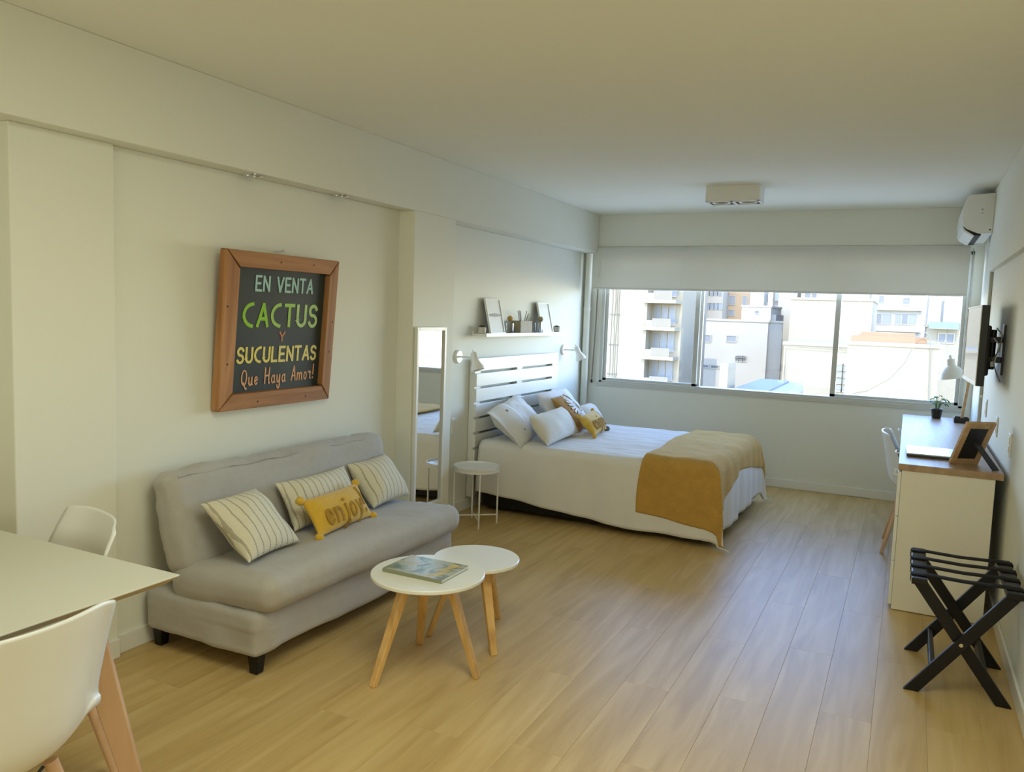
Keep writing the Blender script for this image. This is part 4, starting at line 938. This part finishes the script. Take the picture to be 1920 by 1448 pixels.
for k in range(4):
    y = -RY + 0.035 + k * (2 * RY - 0.07) / 3
    sg = MB(); prof = [(XL - 0.034, -0.004), (XL - 0.033, 0.024), (XL + 0.033, 0.026), (XL + 0.08, 0.024), (0, 0.021), (XR - 0.08, 0.024), (XR - 0.033, 0.026), (XR + 0.033, 0.024), (XR + 0.034, -0.004)]
    sg.grid(len(prof) - 1, 1, lambda u, v: Vector((prof[round(u * (len(prof) - 1))][0], y + (v - 0.5) * 0.05, ZT + prof[round(u * (len(prof) - 1))][1])))
    sg.build('strap', M_strap, t, solid=0.0025)

# ================================================================== CITY OUTSIDE
C_WHITE = mat('facade_white', (0.288, 0.252, 0.192), 0.9, noise_amt=0.05, noise_scale=0.25)
C_CREAM = mat('facade_cream', (0.206, 0.173, 0.113), 0.9, noise_amt=0.05, noise_scale=0.2)
C_GREY = mat('facade_grey', (0.126, 0.121, 0.106), 0.9)
C_TAN = mat('facade_tan', (0.276, 0.186, 0.102), 0.9, noise_amt=0.06, noise_scale=0.4)
C_BLUE = mat('facade_blue_glass', (0.156, 0.172, 0.181), 0.35)
C_BRICK = mat('terracotta_coping', (0.192, 0.110, 0.055), 0.9, noise_amt=0.2, noise_scale=1.2)
C_WIN = mat('far_window', (0.101, 0.101, 0.096), 0.5)
C_WINL = mat('far_window_pale', (0.151, 0.151, 0.146), 0.6)
C_WINB = mat('far_window_brown', (0.121, 0.085, 0.050), 0.6)
C_RAIL = mat('balcony_rail', (0.151, 0.126, 0.085), 0.8)
C_CRACK = mat('wall_crack', (0.091, 0.080, 0.050), 0.9)
C_ROOF = mat('blue_tarp_roof', (0.101, 0.110, 0.136), 0.8, noise_amt=0.3, noise_scale=0.8)
C_GREEN = mat('awning_green', (0.142, 0.161, 0.142), 0.8)
GZ = -32.0
struct(box('ground', mat('pale_concrete', (0.66, 0.60, 0.48), 0.95), None, -140, 120, 12, 260, GZ - 1, GZ, bevel=0))
def building(lab, x0, x1, y, ztop, m, depth=12, wins=(), wm=None, frames=True, parapet=0.25):
    t = thing('building', lab, 'building', ((x0 + x1) / 2, y, GZ)); cx = (x0 + x1) / 2
    box('wall', m, t, x0 - cx, x1 - cx, 0, depth, 0.05, ztop - GZ, bevel=0)
    if parapet: box('parapet', m, t, x0 - cx - 0.12, x1 - cx + 0.12, -0.12, depth + 0.1, ztop - GZ, ztop - GZ + parapet, bevel=0)
    for wi in wins:
        (a, b, z0, z1) = wi[:4]; mm = wi[4] if len(wi) > 4 else (wm or C_WIN)
        f = MB(); e = 0.09
        for (p, q, r_, s_) in ((a - e, b + e, z1, z1 + e), (a - e, b + e, z0 - e, z0), (a - e, a, z0, z1), (b, b + e, z0, z1)): f.box(p - cx, q - cx, -0.10, 0.0, r_ - GZ, s_ - GZ)
        fo = f.build('window', C_WHITE, t, smooth=False)
        box('pane', mm, fo, a - cx, b - cx, -0.03, -0.005, z0 - GZ, z1 - GZ, bevel=0)
    return t, cx
# left tower with cracked wall and balconies
t, cx = building('tall cream tower with balconies and a cracked blank wall at the left', -30, -19.9, 75, 8.5, C_CREAM)
box('balcony_wall', C_CREAM, t, -19.9 - cx, -16.9 - cx, 1.6, 12, 0.05, 8.5 - GZ, bevel=0)
for k, zs in enumerate((5.7, 2.95, 0.35, -2.45, -5.2)):
    box('balcony_slab', C_CREAM, t, -20.2 - cx, -17.0 - cx, -0.5, 1.7, zs - GZ, zs + 0.32 - GZ, bevel=0)
    b_ = box('balcony_rail', C_RAIL, t, -19.2 - cx, -17.4 - cx, -0.45, -0.4, zs + 0.32 - GZ, zs + 1.15 - GZ, bevel=0)
    for q in range(3):
        w_ = box('window', C_WHITE, t, -19.6 + q * 0.72 - cx, -18.95 + q * 0.72 - cx, 1.5, 1.6, zs - 2.1 - GZ, zs - 0.15 - GZ, bevel=0)
        box('pane', C_WINL if q else C_WIN, w_, -19.55 + q * 0.72 - cx, -19.0 + q * 0.72 - cx, 1.46, 1.5, zs - 2.0 - GZ, zs - 0.2 - GZ, bevel=0)
    box('air_unit', C_WHITE, t, -19.8 - cx, -19.0 - cx, -0.4, 0.2, zs + 0.32 - GZ, zs + 0.95 - GZ, bevel=0)
for zz in (4.75, 1.65, -1.3, -4.2): box('wall_band', C_CRACK, t, -26 - cx, -22.6 - cx, -0.06, 0.0, zz - GZ, zz + 0.13 - GZ, bevel=0)
for k, xx in enumerate((-24.35, -23.75, -23.4, -23.1, -22.9, -22.7, -25.1, -25.4)):
    r_ = 0.05 if k < 2 else 0.028
    MB().tube([(xx - cx + 0.12 * noise.noise(Vector((k, q * 0.5, 0))), -0.06, -8 - GZ + q) for q in range(17)], r_, 5).build('wall_cable', C_CRACK, t)
box('shutter_box', C_GREY, t, -25.6 - cx, -25.0 - cx, -0.2, 0, 3.6 - GZ, 4.7 - GZ, bevel=0)
building('plain white block behind the balconies of the left tower', -33.5, -29.0, 131, 11.0, C_WHITE, depth=8)
building('pale blue glass tower beside the first window mullion', -38.2, -34.6, 160, 13.5, C_BLUE)
building('long white mid-rise with small windows in the middle distance', -28.0, -12.4, 100, 1.45, C_WHITE, wins=[(-24.2, -23.6, -1.1, -0.2, C_WINB), (-22.4, -21.9, -1.1, -0.2, C_WINB), (-21.4, -20.8, -1.2, -0.3, C_WIN), (-20.0, -19.2, -1.2, -0.4, C_WINL), (-17.2, -16.1, -1.05, -0.35, C_WINL), (-24.0, -23.2, -4.5, -4.1), (-22.9, -22.2, -4.5, -4.1), (-21.6, -20.9, -4.45, -4.1), (-19.9, -19.3, -4.4, -4.1), (-18.9, -18.0, -4.4, -4.1), (-17.6, -16.8, -4.4, -4.1)] + [(-16.0 + 0.45 * a, -15.66 + 0.45 * a, -3.35 + 0.36 * b, -3.1 + 0.36 * b) for a in range(3) for b in range(2)])
building('white and blue balcony tower left of the tan building', -30.2, -26.3, 140, 12, C_WHITE, depth=4.5, wins=[(-29.1 + 0.7 * k, -28.5 + 0.7 * k, 3.4, 4.4, C_BLUE) for k in range(4)] + [(-29.3 + 0.7 * k, -28.7 + 0.7 * k, 5.8, 6.7, C_WINL) for k in range(4)])
building('tan apartment building with white window bays', -27.8, -22.8, 145, 12.4, C_TAN, wins=[(-26.3, -25.2, 4.3, 5.9, C_WINL), (-26.3, -25.2, 2.4, 3.4, C_WINL), (-23.9, -23.2, 4.3, 5.9, C_WINL), (-23.9, -23.2, 2.4, 3.4, C_WINL), (-26.3, -25.2, 7.2, 8.8, C_WINL), (-23.9, -23.2, 7.2, 8.8, C_WINL)])
t, cx = building('stepped white tower with a grey shaft right of the tan building', -19.3, -15.2, 120, 3.6, C_WHITE, depth=10, wins=[(-18.3, -16.5, -0.1, 0.6, C_GREY), (-17.4, -16.9, 2.7, 3.0), (-18.6, -17.7, -1.6, -0.9, C_WINB)])
box('stair_shaft', C_GREY, t, -15.2 - cx, -14.5 - cx, 0.3, 8, 0.05, 2.6 - GZ, bevel=0); box('water_tank', C_WHITE, t, -18.6 - cx, -16.6 - cx, 2, 6, 3.8 - GZ, 10 - GZ, bevel=0)
t, cx = building('white tower with rounded tank beside the grey strip', -16.0, -13.2, 132, 12, C_WHITE)
building('grey glazed tower strip left of the big blank wall', -19.9, -17.2, 152, 13, C_GREY, wins=[(-19.4, -18.6, 3.0, 4.5, C_BLUE), (-19.4, -18.6, 5.5, 7.0, C_BLUE)])
building('pale tower peeking over the left end of the blank wall', -12.2, -9.4, 128, 11.5, C_WHITE, wins=[(-11.6, -10.9, 5.3, 6.4), (-10.6, -9.9, 5.3, 6.4)])
t, cx = building('big blank cream party wall behind the second mullion', -8.7, -0.7, 90, 4.0, C_CREAM)
for k in range(9): box('stain_drip', mat('wall_stain', (0.185, 0.16, 0.11), 0.9), t, -7.9 + 0.75 * k - cx, -7.85 + 0.75 * k - cx, -0.02, 0.0, 2.2 - GZ + 0.4 * noise.noise(Vector((k, 1, 2))), 3.9 - GZ, bevel=0)
building('white roofline far behind the blank party wall', -9.0, 0.5, 118, 7.8, C_WHITE, wins=[(-3.9, -0.9, 5.9, 6.1, C_BRICK)])
t, cx = building('lower cream wall with a pipe along its top and a barred window', -6.7, -0.9, 72, -0.35, C_CREAM, wins=[(-2.48 + 0.62 * a, -1.94 + 0.62 * a, -4.0 + 0.56 * b, -3.5 + 0.56 * b, C_WINL) for a in range(2) for b in range(4)])
MB().tube([(-6.5 - cx, -0.3, -6 - GZ), (-6.5 - cx, -0.3, -0.7 - GZ), (-6.3 - cx, -0.3, -0.45 - GZ), (-3 - cx, -0.3, -0.5 - GZ), (-0.9 - cx, -0.3, -0.55 - GZ)], 0.045, 8).build('pipe', C_RAIL, t)
t, cx = building('near cream wall with terracotta coping at the right', -0.9, 4.75, 60, 0.18, C_CREAM, depth=6)
box('coping', C_BRICK, t, -0.75 - cx, 3.95 - cx, 0.4, 5.5, 0.43 - GZ, 0.85 - GZ, bevel=0); box('coping', C_BRICK, t, -0.2 - cx, 3.2 - cx, 1.5, 5.0, 0.85 - GZ, 1.1 - GZ, bevel=0)
pts = [(3.4 - cx, -0.1, 0.9 - GZ), (3.55 - cx, -0.1, 1.15 - GZ), (3.85 - cx, -0.1, 1.2 - GZ), (4.1 - cx, -0.1, 0.95 - GZ), (4.2 - cx, -0.1, 0.2 - GZ), (4.35 - cx, -0.1, -3.4 - GZ)]
MB().tube(pts, 0.04, 8).build('vent_pipe', C_RAIL, t)
MB().tube([(-0.4 - cx, -0.1, -3.2 - GZ), (0.6 - cx, -0.1, -2.9 - GZ), (1.9 - cx, -0.1, -2.0 - GZ), (2.7 - cx, -0.1, -0.9 - GZ), (3.1 - cx, -0.1, 0.1 - GZ)], 0.016, 6).build('loose_cable', C_CRACK, t)
MB().tube([(-0.6 - cx, 2, 3.6 - GZ), (0.5 - cx, 2, 0.9 - GZ)], 0.03, 6).build('guy_rod', C_RAIL, t); MB().tube([(3.75 - cx, 1.2, 0.5 - GZ), (3.8 - cx, 1.2, 3.4 - GZ)], 0.03, 6).build('mast', C_GREY, t)
t, cx = building('white building with a glazed window band behind the terracotta coping', -1.7, 4.2, 110, 9.4, C_WHITE, depth=7, wins=[(-0.95, -0.45, 1.8, 3.0), (-0.3, 0.7, 1.8, 3.0, C_WINL), (1.1, 1.75, 1.85, 3.05, C_WINL), (1.9, 2.5, 1.85, 3.05), (2.65, 3.5, 1.9, 3.1, C_WINL), (-0.85, -0.3, 4.4, 5.2), (1.85, 2.6, 4.3, 5.0), (-0.85, -0.3, 6.6, 7.4), (1.85, 2.6, 6.6, 7.4)])
box('ledge', C_WHITE, t, -1.3 - cx, 4.0 - cx, -0.6, 0, 3.5 - GZ, 3.75 - GZ, bevel=0); box('ledge', C_WHITE, t, -1.3 - cx, 4.0 - cx, -0.5, 0, 0.9 - GZ, 1.2 - GZ, bevel=0)
t, cx = building('cream house with a green awning at the far right', 4.3, 12, 85, 1.6, C_CREAM, wins=[(5.35, 5.85, 0.2, 1.0), (6.0, 6.55, 0.2, 1.0)])
box('roof_room', C_CREAM, t, 5.6 - cx, 11 - cx, 1, 9, 1.9 - GZ, 4.2 - GZ, bevel=0)
aw = MB(); aw.add([(4.4 - cx, -1.2, 1.55 - GZ), (6.9 - cx, -1.2, 1.55 - GZ), (6.9 - cx, 0, 2.1 - GZ), (4.4 - cx, 0, 2.1 - GZ), (4.4 - cx, -1.2, 1.45 - GZ), (6.9 - cx, -1.2, 1.45 - GZ), (6.9 - cx, 0, 2.0 - GZ), (4.4 - cx, 0, 2.0 - GZ)], [(0, 1, 2, 3), (7, 6, 5, 4), (0, 4, 5, 1), (1, 5, 6, 2), (2, 6, 7, 3), (3, 7, 4, 0)]); aw.build('awning', C_GREEN, t, smooth=False)
building('far pale block at the right edge of the window', 5.0, 14, 130, 9.5, C_WHITE, wins=[(5.9, 6.6, 6.2, 7.0), (8.0, 8.8, 6.2, 7.0)])
t, cx = building('low roof with blue tarpaulin seen just over the sill', -5.6, -2.2, 40, -2.35, C_WHITE, depth=9, parapet=0)
box('tarpaulin', C_ROOF, t, -4.7 - cx, -3.1 - cx, -0.3, 8, -2.35 - GZ, -1.75 - GZ, bevel=0.05); box('tarpaulin', mat('pale_tarp', (0.16, 0.165, 0.18), 0.8), t, -3.1 - cx, -2.3 - cx, -0.3, 8, -2.35 - GZ, -1.85 - GZ, bevel=0.05)
box('chimney_stack', C_CREAM, t, -5.5 - cx, -5.1 - cx, 0.5, 2.5, -2.35 - GZ, -0.6 - GZ, bevel=0)
